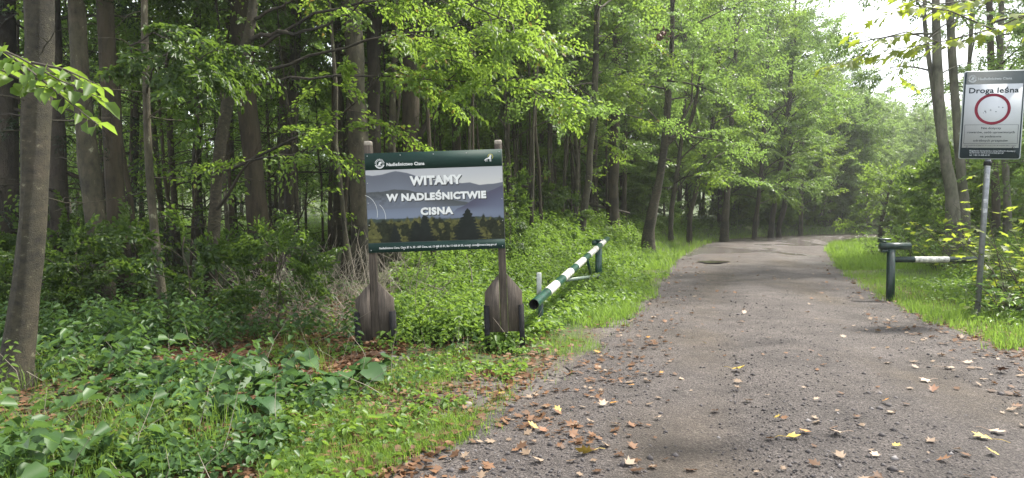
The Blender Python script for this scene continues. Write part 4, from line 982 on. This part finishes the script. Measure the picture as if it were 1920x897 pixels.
def maple_leaves(r, pos, d, nrm, ln, mb, flat=.18):
    d = unit(d); nrm = unit(nrm - (nrm * d).sum(-1, keepdims=True) * d); sd = np.cross(nrm, d); N = len(pos)
    u, v = STAR[:, 0], STAR[:, 1]; sag = -flat * (u * u + 1.2 * v * v) * r.uniform(.2, 1.6, (N, 1))
    sag = sag + r.normal(0, .03, (N, 12))
    V = pos[:, None, :] + ln[:, None, None] * (d[:, None, :] * u[None, :, None] + sd[:, None, :] * v[None, :, None] + nrm[:, None, :] * sag[..., None])
    o = np.arange(N)[:, None] * 12
    # lobes as quads/triangles round the midrib
    mb.add(V.reshape(-1, 3), np.concatenate([o + np.array([[0, 1, 2, 3]]), o + np.array([[0, 9, 10, 11]])]), 0)
    base_n = mb.n - N * 12
    for f in ([0, 3, 4, 5], [0, 7, 8, 9], [0, 5, 6, 7]): mb.p.append((o + np.array([f]) + base_n, 0))
hanging('beech_branch', 'low beech branch with large leaves hanging in from the upper left, close to the viewer',
        [[(-60, 70, 3.2), (30, 105, 3.1), (110, 150, 3.0), (190, 185, 2.9)], [(0, 92, 3.15), (60, 135, 3.0), (140, 200, 2.9), (185, 235, 2.85)], [(-60, 120, 3.3), (0, 130, 3.2), (60, 160, 3.1), (100, 165, 3.0)], [(60, 118, 3.05), (120, 130, 3.0), (185, 160, 2.95)]],
        sl, .085, 1)
hanging('maple_branch', 'thin maple branch with lobed leaves hanging in front of the sky, upper right',
        [[(1990, 0, 5.5), (1860, 55, 5.4), (1760, 80, 5.3), (1660, 95, 5.2), (1590, 110, 5.1)], [(1860, 55, 5.4), (1780, 20, 5.3), (1700, 10, 5.3), (1640, 30, 5.2)], [(1760, 80, 5.3), (1700, 60, 5.2), (1640, 75, 5.1), (1600, 60, 5.1)], [(1900, -30, 5.6), (1830, 0, 5.5), (1740, 10, 5.4), (1670, -20, 5.3)], [(1990, 60, 5.6), (1930, 40, 5.6), (1880, 20, 5.5)]],
        M['maple_leaf'], .115, 2, star=True)
hanging('maple_branch', 'nearly bare arching twig with few dark leaves beside the bright sky gap',
        [[(1760, 60, 9), (1700, 100, 8.9), (1640, 110, 8.8), (1570, 118, 8.6), (1540, 128, 8.5)], [(1700, 100, 8.9), (1680, 140, 8.8), (1720, 165, 8.7)]], M['maple_leaf'], .10, 3, star=True)

# maple shrubs right of the road sign
def shrub(name, label, px_, py_, d, H, nst, leafm, leaf, seed, star=True, spread=.9, group=None, nleaf=16):
    r = np.random.default_rng(seed); p = P(px_, py_, d); base = np.array([p[0], d, hgt(p[0], d)]); g = MB(); pos, dr, ln = [], [], []
    for k in range(nst):
        az = r.uniform(0, 6.28); pts = path(r, base + np.append(r.normal(0, .1, 2), -.05), az, r.uniform(.8, 1.4), H * r.uniform(.6, 1.15), 7, r.uniform(.5, 1.3) * spread, .15)
        g.tube(pts, np.linspace(.009, .002, 8), 5, cap=False)
        for i in range(nleaf):
            q_, t_ = along(pts, .18 + .82 * (i + r.random()) / nleaf); a = r.uniform(0, 6.28); d_ = np.array([math.cos(a), math.sin(a), r.normal(-.1, .25)]); st = q_ + unit(d_) * leaf * r.uniform(.5, 1.3)
            g.tube([q_, st], .0015, 3, cap=False); pos.append(st); dr.append(d_); ln.append(leaf * r.uniform(.6, 1.2))
    root = empty(name, base, label, 'shrub', group); g.build('stem', M['twig'], root, loc=base); mb = MB(); pos, dr, ln = np.array(pos), np.array(dr), np.array(ln); nn = np.array([0, 0, 1.]) + r.normal(0, .35, pos.shape)
    if star: maple_leaves(r, pos, dr, nn, ln, mb)
    else: leaf_arrays(pos, dr, nn, ln, ln * .6, True, mb)
    mb.build('leaves', leafm, root, loc=base); return root
shrub('maple_sapling', 'yellow-green maple sapling directly right of the sign pole', 1920, 560, 10.4, 2.2, 13, M['maple_leaf'], .16, 21)
shrub('maple_sapling', 'leafy maple sapling behind and left of the sign pole', 1815, 500, 15, 2.1, 9, M['maple_leaf'], .15, 22)
shrub('maple_sapling', 'maple sapling at the right picture edge beyond the sign', 1945, 540, 11.6, 2.4, 14, M['maple_leaf'], .16, 23)
shrub('leafy_shrub', 'dark leafy shrub at the foot of the grey trunk group', 1760, 470, 17, 1.9, 16, M['herb'], .11, 24, star=False, nleaf=26)
shrub('leafy_shrub', 'broad leafy shrub between trunk group and barrier post', 1712, 460, 19, 1.5, 14, M['herb'], .11, 25, star=False, nleaf=26)
shrub('leafy_shrub', 'small leafy shrub farthest left behind the right verge', 1662, 455, 23, 1.2, 14, M['herb'], .12, 26, star=False, nleaf=24)
shrub('leafy_shrub', 'low pale leafy shrub just right of the sign pole foot', 1880, 600, 9.9, .9, 14, M['herb'], .085, 27, star=False, nleaf=20)
shrub('leafy_shrub', 'low dark leafy shrub at the right picture edge under the sign', 1930, 610, 9.6, 1.0, 16, M['shade_herb'], .09, 28, star=False, nleaf=20)
shrub('leafy_shrub', 'mid-height leafy shrub between the sign pole and the right edge', 1900, 545, 12.0, 1.5, 18, M['herb'], .10, 29, star=False, nleaf=22)
p = P(1240, 66, 17); r_ = np.random.default_rng(8); mb = MB(); N = 26
pos = p + r_.normal(0, .06, (N, 3)); leaf_arrays(pos, r_.normal(0, 1, (N, 3)) + [0, 0, -.8], r_.normal(0, 1, (N, 3)), np.full(N, .12), np.full(N, .07), True, mb); 
tag(mb.build('leaf_clump', plain('brown_dead_leaf', (.10, .045, .03), .7), loc=p), 'small reddish-brown clump of dead leaves hanging high over the verge', 'leaf clump')

# ------------------------------------------------------------------ big-leaved plants, left foreground
def heart_leaves(r, pos, d, nrm, ln, mb):
    d = unit(d); nrm = unit(nrm - (nrm * d).sum(-1, keepdims=True) * d); sd = np.cross(nrm, d); N = len(pos)
    ring_ = np.array([(0, 0), (-.22, .20), (-.20, .42), (.05, .54), (.35, .52), (.62, .38), (.85, .18), (1.0, 0)]); k = len(ring_)
    mid = np.array([(0., 0), (.12, 0), (.3, 0), (.5, 0), (.7, 0), (.86, 0)])
    Lh = ring_[1:-1]; Rh = Lh * [1, -1]
    def pt(uv):
        u, v = uv[:, 0], uv[:, 1]; z = .22 * np.abs(v) - .28 * u * u + .05 * np.sin(u * 16) * np.abs(v) * 2
        z = z[None, :] + r.normal(0, .025, (N, len(u)))
        return pos[:, None, :] + ln[:, None, None] * (d[:, None, :] * u[None, :, None] + sd[:, None, :] * v[None, :, None] + nrm[:, None, :] * z[..., None])
    midp = np.concatenate([mid, [[1., 0]]])
    V = np.concatenate([pt(midp), pt(Lh), pt(Rh)], 1); per = V.shape[1]; o = np.arange(N)[:, None] * per
    nm_ = len(midp); nh = len(Lh); n0 = mb.n; mb.v.append(V.reshape(-1, 3)); mb.n += V.size // 3
    for i in range(nh - 1):
        mb.p.append((o + np.array([[i, i + 1, nm_ + i + 1, nm_ + i]]) + n0, 0)); mb.p.append((o + np.array([[i + 1, i, nm_ + nh + i, nm_ + nh + i + 1]]) + n0, 0))
    mb.p.append((o + np.array([[nh - 1, nm_ - 1, nm_ + nh - 1]]) + n0, 0)); mb.p.append((o + np.array([[nm_ - 1, nh - 1, nm_ + nh + nh - 1]]) + n0, 0))
for k, (px_, py_, d, nlf, sz) in enumerate([(655, 740, 5.9, 11, .24), (600, 770, 5.6, 9, .20), (520, 760, 5.6, 8, .22), (440, 720, 6.0, 9, .26), (400, 790, 5.1, 9, .26), (350, 740, 5.8, 8, .24), (480, 815, 4.9, 8, .20), (300, 800, 5.0, 8, .22), (700, 715, 6.3, 6, .17), (560, 715, 6.3, 6, .18)]):
    sz = sz * .74; nlf += 3; r = np.random.default_rng(300 + k); p = P(px_, py_, d); base = np.array([p[0], d, hgt(p[0], d)]); g = MB(); pos, dr, nn, ln = [], [], [], []
    for i in range(nlf):
        az = 6.283 * i / nlf + r.normal(0, .4); L = sz * r.uniform(.7, 1.5); h_ = r.uniform(.05, .20); tip = base + np.array([math.cos(az) * L * .75, math.sin(az) * L * .75, h_])
        g.tube([base, (base + tip) / 2 + [0, 0, h_ * .2], tip], [.005, .004, .003], 5, cap=False)
        pos.append(tip); dr.append([math.cos(az + r.normal(0, .3)), math.sin(az), r.normal(-.25, .25)]); nn.append(np.array([-.25 * math.cos(az), -.25 * math.sin(az), 1]) + r.normal(0, .2, 3)); ln.append(sz * r.uniform(.7, 1.2))
    root = empty('butterbur_plant', base, ['large-leaved butterbur clump nearest to the board, right end of the row', 'butterbur clump just left of the right-end clump', 'butterbur with wide blue-green leaves in the middle of the row', 'butterbur with the largest drooping leaves, behind the row', 'wide butterbur clump low in the left foreground', 'butterbur near the mossy log', 'small butterbur in front of the row, by the grass', 'leftmost butterbur among the shaded herbs', 'small butterbur at the edge of the brown leaf litter', 'small butterbur half hidden behind the larger clumps'][k], 'plant', 'butterbur plants in the left foreground')
    g.build('stalk', M['herb'], root, loc=base); mb = MB(); heart_leaves(r, np.array(pos), np.array(dr), np.array(nn), np.array(ln), mb); mb.build('leaves', M['big_leaf'], root, loc=base)

# ------------------------------------------------------------------ ground cover nobody could count
RGC = np.random.default_rng(123)
def cand(n, d0, d1, px0, px1, pw=1.0):
    """random spots seen between two picture columns, thinning with distance"""
    u = RGC.random(n); d = d0 * (d1 / d0) ** (u ** pw); px_ = RGC.uniform(px0, px1, n); return (px_ - CX) / F_PX * d, d
def offtrack(x, y):
    wv = (x - Ledge(y)) / (Redge(y) - Ledge(y)); return 1 - .8 * np.exp(-((wv - .27) / .08) ** 2) - .8 * np.exp(-((wv - .70) / .09) ** 2)
def edges(x, y): return Ledge(y) - x, x - Redge(y)
def grass(n, x, y, hmean, wd, mb, r):
    z = height(x, y) - .01; n = len(x); az = r.uniform(0, 6.28, n); h_ = hmean * r.uniform(.45, 1.35, n); bend = r.uniform(.15, .9, n) * h_
    b0 = np.stack([x, y, z], 1); dv = np.stack([np.cos(az), np.sin(az), np.zeros(n)], 1); sv = np.stack([-np.sin(az), np.cos(az), np.zeros(n)], 1); w = (wd * r.uniform(.6, 1.3, n))[:, None]; up = np.array([0, 0, 1.])
    m1 = b0 + dv * (bend * .3)[:, None] + up * (h_ * .6)[:, None]; tp = b0 + dv * bend[:, None] + up * h_[:, None]
    V = np.stack([b0 - sv * w, b0 + sv * w, m1 + sv * w * .7, m1 - sv * w * .7, tp], 1).reshape(-1, 3); o = np.arange(n)[:, None] * 5; n0 = mb.n
    mb.add(V, o + np.array([[0, 1, 2, 3]])); mb.p.append((o + np.array([[3, 2, 4]]) + n0, 0))
mb = MB()
def put_grass(n, d0, d1, px0, px1, hm, wd, f, pw=1.0):
    x, y = cand(n, d0, d1, px0, px1, pw); s, t = edges(x, y); k = RGC.random(len(x)) < f(x, y, s, t); grass(0, x[k], y[k], hm, wd, mb, RGC)
patch = lambda x, y, sc=1.3, a=.42, b_=.62: sstep(a, b_, fbm(x * sc + 21, y * sc + 8, 3))
lv = lambda x, y, s, t: sstep(-.10, .12, s + (fbm(x * 2, y * 2, 2) - .5) * .5) * (1 - sstep(1.0, 2.0, s)) * (.25 + .75 * patch(x, y))
put_grass(90000, 3.3, 9, 480, 1300, .085, .0022, lambda x, y, s, t: sstep(-.05, .15, s + (fbm(x * 2, y * 2, 2) - .5) * .6) * (1 - sstep(1.1, 1.9, s)) * (.06 + .94 * patch(x, y)))
put_grass(60000, 9, 20, 900, 1420, .13, .0042, lambda x, y, s, t: lv(x, y, s, t))
put_grass(45000, 18, 52, 1000, 1640, .22, .009, lambda x, y, s, t: sstep(-.1, .2, s) * (1 - sstep(1.6, 3.0, s)))
put_grass(110000, 7.5, 20, 1480, 2100, .12, .0040, lambda x, y, s, t: sstep(-.1, .15, t + (fbm(x * 2, y * 2, 2) - .5) * .5) * (1 - sstep(2.2, 4.2, t)) * (.35 + .65 * patch(x, y)))
put_grass(40000, 18, 45, 1500, 1800, .2, .008, lambda x, y, s, t: sstep(-.1, .2, t) * (1 - sstep(3, 6, t)))
put_grass(9000, 3.4, 8, -60, 620, .20, .0026, lambda x, y, s, t: sstep(1.2, 2, s) * patch(x + 3, y + 1, 1.2, .5, .62))
tag(mb.build('grass', M['grass']), kind='stuff')

def herbs(mb, x, y, r, hm, leaf, nlv, kind):
    """many small plants at once: leaf frames round short stems"""
    n = len(x); z = height(x, y); sc = r.uniform(.6, 1.4, n); k = np.arange(nlv)
    f = (k + .5) / nlv; az = (k * 2.39996)[None, :] + r.uniform(0, 6.28, (n, 1))
    if kind == 'stem': hh = hm * (.25 + .75 * f)[None, :] * sc[:, None]; rad = leaf * .15 * np.ones((n, nlv)); drp = r.normal(-.25, .2, (n, nlv))
    else: hh = hm * r.uniform(.3, 1.0, (n, nlv)) * sc[:, None]; rad = hm * r.uniform(.2, .8, (n, nlv)); drp = r.normal(-.15, .2, (n, nlv))
    lean_ = r.normal(0, .25, (n, 1, 2)) * hh[..., None]
    pos = np.stack([x[:, None] + np.cos(az) * rad + lean_[..., 0], y[:, None] + np.sin(az) * rad + lean_[..., 1], z[:, None] + hh], -1).reshape(-1, 3)
    dr = np.stack([np.cos(az), np.sin(az), drp], -1).reshape(-1, 3); nn = np.array([0, 0, 1.]) + r.normal(0, .35, dr.shape)
    szf = (1.15 - .5 * f)[None, :] if kind == 'stem' else r.uniform(.6, 1.3, (n, nlv)); ln = (leaf * sc[:, None] * szf * np.ones((n, nlv))).ravel()
    leaf_arrays(pos, dr, nn, ln, ln * (.5 if kind == 'stem' else .75), leaf > .03 and len(x) < 4000, mb)
def put_herbs(mb, n, d0, d1, px0, px1, hm, leaf, nlv, kind, f, pw=1.0):
    x, y = cand(n, d0, d1, px0, px1, pw); s, t = edges(x, y); k = RGC.random(len(x)) < f(x, y, s, t); herbs(mb, x[k], y[k], RGC, hm, leaf, nlv, kind)
inl = lambda x, y, s: sstep(1.4, 2.2, s + (fbm(x * 1.5, y * 1.5, 2) - .5) * 1.2)
bare = lambda x, y: 1 - .95 * sstep(0, .35, 1.15 + (fbm(x * 2, y * 2, 3) - .5) * .9 - np.hypot((x + 1.8) / 1.75, (y - 6.95) / 1.15))
BUR = [(P(q[0], q[1], q[2])[0], q[2]) for q in [(655, 740, 5.9), (600, 770, 5.6), (520, 760, 5.6), (440, 720, 6.0), (400, 790, 5.1), (350, 740, 5.8), (480, 815, 4.9), (300, 800, 5.0), (700, 715, 6.3), (560, 715, 6.3)]]
def offbur(x, y):
    k = np.ones(len(x))
    k *= 1 - .92 * (np.abs(x + 3.75 * y / 5.6) < .55) * (y > 4.3) * (y < 5.9)
    for a_, b__ in BUR: k *= sstep(.12, .34, np.hypot(x - a_, y - b__)) * .9 + .1
    return k
brush = lambda x, y: 1 - .8 * (px_of(x, y) > 440) * (px_of(x, y) < 735) * sstep(8.0, 8.6, y) * (1 - sstep(13, 15, y))
low_front = lambda x, y: 1 - sstep(-2.6, -1.9, x)       # brown leaf litter left of the board
mb = MB()
put_herbs(mb, 2400, 3.4, 7.5, -60, 900, .13, .05, 10, 'low', lambda x, y, s, t: sstep(.7, 1.5, s) * bare(x, y) * offbur(x, y) * (.02 + .9 * patch(x, y, 1.9, .44, .6)))
put_herbs(mb, 900, 3.4, 7.5, -60, 800, .24, .085, 9, 'low', lambda x, y, s, t: inl(x, y, s) * bare(x, y) * offbur(x, y) * patch(x, y, 1.6, .42, .58))
put_herbs(mb, 700, 3.8, 8.5, -60, 700, .42, .095, 13, 'stem', lambda x, y, s, t: inl(x, y, s) * bare(x, y) * offbur(x, y) * low_front(x, y) * patch(x, y, 1.1, .40, .6))
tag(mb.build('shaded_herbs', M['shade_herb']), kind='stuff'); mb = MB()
put_herbs(mb, 1100, 3.5, 8.5, -60, 760, .32, .055, 16, 'stem', lambda x, y, s, t: inl(x, y, s) * bare(x, y) * offbur(x, y) * low_front(x, y) * patch(x + 9, y, 1.4, .40, .6))
put_herbs(mb, 500, 3.4, 6.5, -60, 900, .10, .035, 14, 'low', lambda x, y, s, t: sstep(.5, 1.2, s) * patch(x + 4, y, 2.6))
tag(mb.build('nettles', M['nettle']), kind='stuff'); mb = MB()
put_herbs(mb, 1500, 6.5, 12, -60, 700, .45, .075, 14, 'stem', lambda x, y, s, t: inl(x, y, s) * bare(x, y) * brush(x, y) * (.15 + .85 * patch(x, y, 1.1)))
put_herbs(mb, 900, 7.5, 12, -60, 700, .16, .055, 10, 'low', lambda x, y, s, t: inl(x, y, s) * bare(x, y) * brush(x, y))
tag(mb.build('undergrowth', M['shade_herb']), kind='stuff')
mb = MB()
put_herbs(mb, 900, 7.4, 10, 690, 1010, .30, .075, 14, 'stem', lambda x, y, s, t: sstep(.9, 1.6, s) * bare(x, y))
put_herbs(mb, 1500, 7.2, 11, 690, 1120, .16, .06, 12, 'low', lambda x, y, s, t: sstep(.5, 1.3, s) * bare(x, y))
put_herbs(mb, 900, 3.5, 7.5, 500, 1000, .07, .045, 9, 'low', lambda x, y, s, t: sstep(.1, .5, s) * patch(x, y, 1.7))
put_herbs(mb, 3800, 10, 20, 760, 1300, .26, .075, 12, 'stem', lambda x, y, s, t: sstep(.7, 1.6, s) * (.25 + .75 * patch(x, y, .8, .35, .55)))
put_herbs(mb, 4500, 10, 24, 740, 1400, .14, .07, 10, 'low', lambda x, y, s, t: np.maximum(sstep(.5, 1.3, s), .5 * sstep(.0, .3, s) * patch(x + 5, y, 1.1)))
put_herbs(mb, 5500, 18, 52, 900, 1660, .38, .13, 12, 'stem', lambda x, y, s, t: sstep(1.2, 2.4, s))
put_herbs(mb, 5500, 24, 60, -100, 1000, .5, .16, 10, 'stem', lambda x, y, s, t: sstep(2, 3, s))
put_herbs(mb, 2600, 8.5, 15, 1640, 2050, .30, .085, 12, 'stem', lambda x, y, s, t: sstep(1.6, 2.6, t))
put_herbs(mb, 2200, 8.0, 15, 1600, 2050, .13, .06, 10, 'low', lambda x, y, s, t: sstep(.5, 1.6, t) * (.3 + .7 * patch(x, y)))
put_herbs(mb, 3600, 14, 45, 1540, 2050, .50, .12, 13, 'stem', lambda x, y, s, t: sstep(2.6, 4.0, t))
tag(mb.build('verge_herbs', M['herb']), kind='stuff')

# dry stems among the herbs
mb = MB(); x, y = cand(900, 3.6, 12, -60, 1100); s, t = edges(x, y); k = (s > .9) & (RGC.random(len(x)) < .5); x, y = x[k], y[k]; z = height(x, y)
for i in range(len(x)):
    L = RGC.uniform(.15, .6); v_ = np.append(RGC.normal(0, .45, 2), 1) * L * np.array([1, 1, RGC.uniform(.2, 1)]); q0 = np.array([x[i], y[i], z[i] - .02]); mb.tube([q0, q0 + v_ * .5 + RGC.normal(0, .02, 3), q0 + v_], [.003, .0025, .0012], 3, cap=False)
x, y = cand(420, 8.3, 13.5, 440, 800); z = height(x, y)
for i in range(len(x)):
    L = RGC.uniform(.3, 1.5); v_ = np.append(RGC.normal(0, .5, 2), 1) * L * np.array([1, 1, RGC.uniform(.15, 1)]); q0 = np.array([x[i], y[i], z[i] - .02]); m1 = q0 + v_ * .5 + RGC.normal(0, .06, 3); mb.tube([q0, m1, q0 + v_], [.005, .004, .0015], 3, cap=False)
    mb.tube([m1, m1 + v_ * .25 + RGC.normal(0, .15, 3)], [.003, .001], 3, cap=False)
tag(mb.build('dry_stems', M['dead_twig']), kind='stuff')
# brown leaf litter
def litter(mb, x, y, zf, ln, r, tilt=.35, mat=0):
    n = len(x); az = r.uniform(0, 6.28, n); d = np.stack([np.cos(az), np.sin(az), r.normal(0, .12, n)], 1); nn = np.array([0, 0, 1.]) + r.normal(0, tilt, (n, 3)); L = ln * r.uniform(.6, 1.3, n)
    pos = np.stack([x, y, zf(x, y) + .012], 1) - d * L[:, None] * .5
    leaf_arrays(pos, d, nn, L, L * .62, True, mb, mat, curl=.03, cup=.07)
def torn(mb, x, y, ln, r):
    n_l = len(x); az = r.uniform(0, 6.28, n_l); d = np.stack([np.cos(az), np.sin(az), r.normal(0, .1, n_l)], 1); L = ln * np.clip(np.exp(r.normal(0, .35, n_l)), .4, 1.5)
    pos = np.stack([x, y, road_z(x, y) + .012], 1) - d * L[:, None] * .5
    maple_leaves(r, pos, d, np.array([0, 0, 1.]) + r.normal(0, .22, (n_l, 3)), L, mb, flat=-.22)
mb = MB()
x, y = cand(16000, 5.0, 11, 300, 760); s, t = edges(x, y); k = RGC.random(len(x)) < np.clip(sstep(1.6, 2.4, s) * (1.3 - bare(x, y)), 0, 1); litter(mb, x[k], y[k], height, .075, RGC)
x, y = cand(15000, 3.4, 12, -60, 1050); s, t = edges(x, y); k = RGC.random(len(x)) < sstep(-.1, .3, s) * .75; litter(mb, x[k], y[k], height, .06, RGC)
x, y = cand(1500, 3.4, 10, 450, 1150); s, t = edges(x, y); k = (s > 0) & (s < 2.0); litter(mb, x[k], y[k], lambda q1, q2: height(q1, q2) + .035, .065, RGC, .5)
x, y = cand(6000, 6, 16, 1600, 2050); s, t = edges(x, y); k = RGC.random(len(x)) < sstep(-.3, .2, t) * (1 - sstep(1, 2.5, t)); litter(mb, x[k], y[k], height, .07, RGC)
# small scraps on the road, more towards its edges
x, y = cand(13000, 3.4, 24, 760, 2000); s, t = edges(x, y); k = RGC.random(len(x)) < (s < -.05) * (t < -.05) * (.05 + np.exp(-(-s / .95) ** 2) + .7 * np.exp(-(-t / .7) ** 2)) * offtrack(x, y) * (.12 + .88 * patch(x, y, 2.2)); k &= RGC.random(len(x)) < .75; torn(mb, x[k], y[k], .060, RGC)
tag(mb.build('leaf_litter', M['litter']), kind='stuff')
mb = MB()
x, y = cand(1900, 3.4, 22, 760, 2000); s, t = edges(x, y); k = RGC.random(len(x)) < (s < -.05) * (t < -.05) * (.10 + .8 * np.exp(-(-t / 1.0) ** 2) + .5 * np.exp(-(-s / .7) ** 2)); torn(mb, x[k], y[k], .062, RGC)
tag(mb.build('pale_leaf_litter', M['litter_pale']), kind='stuff')

# loose gravel
mb = MB(); n_ = 30000
x, y = cand(n_, 3.2, 13, 700, 2050); s, t = edges(x, y); k = (s < .35) & (t < .35) & (RGC.random(n_) < offtrack(x, y)); x, y, s, t = x[k], y[k], s[k], t[k]; n_ = len(x)
zz = np.where((s < 0) & (t < 0), road_z(x, y), height(x, y)); sz = np.clip(.0048 * np.exp(RGC.normal(0, .6, n_)), .002, .035)
oct_ = np.array([(1, 0, 0), (-1, 0, 0), (0, 1, 0), (0, -1, 0), (0, 0, .7), (0, 0, -.6)]); V = oct_[None] * RGC.uniform(.6, 1.25, (n_, 6, 3)) * sz[:, None, None]
a = RGC.uniform(0, 6.28, n_); ca_, sa = np.cos(a)[:, None], np.sin(a)[:, None]; V = np.stack([V[..., 0] * ca_ - V[..., 1] * sa, V[..., 0] * sa + V[..., 1] * ca_, V[..., 2]], -1) + np.stack([x, y, zz + sz * .1], 1)[:, None, :]
o = np.arange(n_)[:, None] * 6
mb.add(V.reshape(-1, 3), np.concatenate([o + np.array([f]) for f in [[0, 2, 4], [2, 1, 4], [1, 3, 4], [3, 0, 4], [2, 0, 5], [1, 2, 5], [3, 1, 5], [0, 3, 5]]]))
m, n, l, b = newmat('gravel_stone'); geo = n.new('ShaderNodeNewGeometry'); rp = ramp(n, l, geo.outputs['Random Per Island'], [(0, (.032, .028, .029)), (.6, (.058, .051, .051)), (.93, (.10, .09, .09)), (1, (.22, .205, .20))]); l.new(rp.outputs['Color'], b.inputs['Base Color']); b.inputs['Roughness'].default_value = .85
tag(mb.build('gravel', m), kind='stuff')

# fallen leaves one can pick out on the road
fl = {'yellow': plain('yellow_leaf', (.40, .28, .05), .55, vs_=30), 'orange': plain('orange_leaf', (.36, .17, .035), .6, vs_=30), 'brown': plain('brown_leaf', (.17, .075, .035), .65, vs_=30), 'pale': plain('pale_dry_leaf', (.34, .25, .18), .65, vs_=30)}
LEAFS = [(1383, 706, 'yellow', .17, 'big yellow maple leaf with stalk in the middle of the road'), (1487, 838, 'yellow', .13, 'yellow leaf, left of a touching pair low on the road'), (1510, 828, 'orange', .11, 'orange-yellow leaf, right of a touching pair low on the road'), (1568, 832, 'pale', .13, 'pinkish dry leaf right of the touching yellow pair'),
  (1097, 868, 'yellow', .15, 'long yellow-orange leaf at the bottom edge of the road'), (1000, 817, 'yellow', .10, 'bright yellow leaf on the left road edge near the grass'), (1018, 821, 'brown', .13, 'brown curled leaf touching a yellow one on the left road edge'), (940, 752, 'yellow', .13, 'bright yellow maple leaf in the grass left of the road'),
  (1840, 838, 'yellow', .15, 'yellow leaf at the lower right of the road'), (1870, 826, 'pale', .14, 'pale leaf just right of the lower right yellow one'), (1234, 799, 'pale', .08, 'small cream leaf left of the road middle'), (1457, 802, 'yellow', .06, 'tiny yellow round leaf near the road middle'),
  (1130, 773, 'pale', .12, 'pale brown leaf on the left third of the road'), (1150, 770, 'orange', .10, 'orange leaf beside a pale brown one on the left third of the road'), (1185, 735, 'orange', .09, 'orange leaf on the left wheel track'), (1240, 712, 'orange', .07, 'small orange leaf above the left wheel track'),
  (1046, 783, 'yellow', .09, 'yellow leaf by the left road edge among brown scraps'), (1522, 671, 'brown', .08, 'brown leaf right of the road middle'), (1666, 622, 'orange', .07, 'orange leaf on the right side near the sign'), (1735, 723, 'pale', .15, 'pale leaf cluster leaf on the right side of the road'),
  (1750, 746, 'brown', .12, 'brown leaf on the right wheel track'), (1880, 708, 'brown', .17, 'large brown leaf at the right road edge'), (1780, 700, 'pale', .15, 'pale leaf at the right road edge below the sign'), (1815, 690, 'pale', .13, 'pale leaf farther up the right road edge'), (1860, 872, 'yellow', .09, 'small yellow leaf at the bottom right corner'),
  (1680, 858, 'yellow', .08, 'small yellow leaf low on the right half of the road'), (1640, 875, 'pale', .09, 'whitish leaf at the bottom right of the road'), (1268, 742, 'pale', .08, 'pale leaf left of the big yellow maple leaf'), (1440, 645, 'pale', .09, 'pale leaf above the big yellow maple leaf'), (1530, 765, 'pale', .07, 'small pale leaf below the road middle'),
  (1660, 770, 'orange', .08, 'orange leaf on the sandy right track'), (1320, 650, 'yellow', .08, 'yellow leaf upper left on the road'), (1395, 595, 'pale', .12, 'pale leaf far up the road middle'), (1215, 640, 'orange', .08, 'orange leaf near the left verge grass'), (1120, 668, 'orange', .12, 'orange leaf where grass meets road left'), (735, 820, 'brown', .12, 'brown leaf in the foreground grass'), (590, 820, 'brown', .13, 'curled brown leaf among the foreground herbs'),
  (155, 862, 'yellow', .12, 'yellowing leaf low in the left foreground'), (640, 800, 'orange', .10, 'orange leaf at the butterbur edge')]
RF = np.random.default_rng(17)
for px_, py_, c, sz, lb_ in LEAFS:
    sz *= .82
    d = CAM_H * F_PX / (py_ - 400.); p = P(px_, py_, d); s, t = edges(np.array([p[0]]), np.array([d])); zg = float(road_z(p[0], d)) if s[0] < 0 and t[0] < 0 else hgt(p[0], d) + .03
    mb = MB(); az = RF.uniform(0, 6.28); dv = np.array([[math.cos(az), math.sin(az), .05]]); loc = np.array([p[0], d, zg + .02])
    maple_leaves(RF, np.array([loc]) - dv * sz * .5, dv, np.array([[0, 0, 1.]]) + RF.normal(0, .22, (1, 3)), np.array([sz]), mb, flat=RF.uniform(-.5, .1))
    if sz > .1: mb.tube([loc - dv[0] * sz * .5, loc - dv[0] * sz * .9 + [0, 0, .01], loc - dv[0] * sz * 1.2 + [.01, 0, .0]], .0018, 4, cap=False)
    tag(mb.build('fallen_leaf', fl[c], loc=loc), lb_, 'leaf', 'fallen leaves')

# ------------------------------------------------------------------ haze
m = bpy.data.materials.new('haze'); m.use_nodes = True; n, l = m.node_tree.nodes, m.node_tree.links
n.clear(); ho = n.new('ShaderNodeOutputMaterial'); hv = n.new('ShaderNodeVolumePrincipled')
hv.inputs['Color'].default_value = (.93, .96, .95, 1); hv.inputs['Density'].default_value = HAZE_DENSITY; hv.inputs['Anisotropy'].default_value = .6
l.new(hv.outputs[0], ho.inputs['Volume'])
g = MB(); g.box((20, 150, 14), (640, 380, 40)); 
hz = tag(g.build('haze', m), kind='stuff')
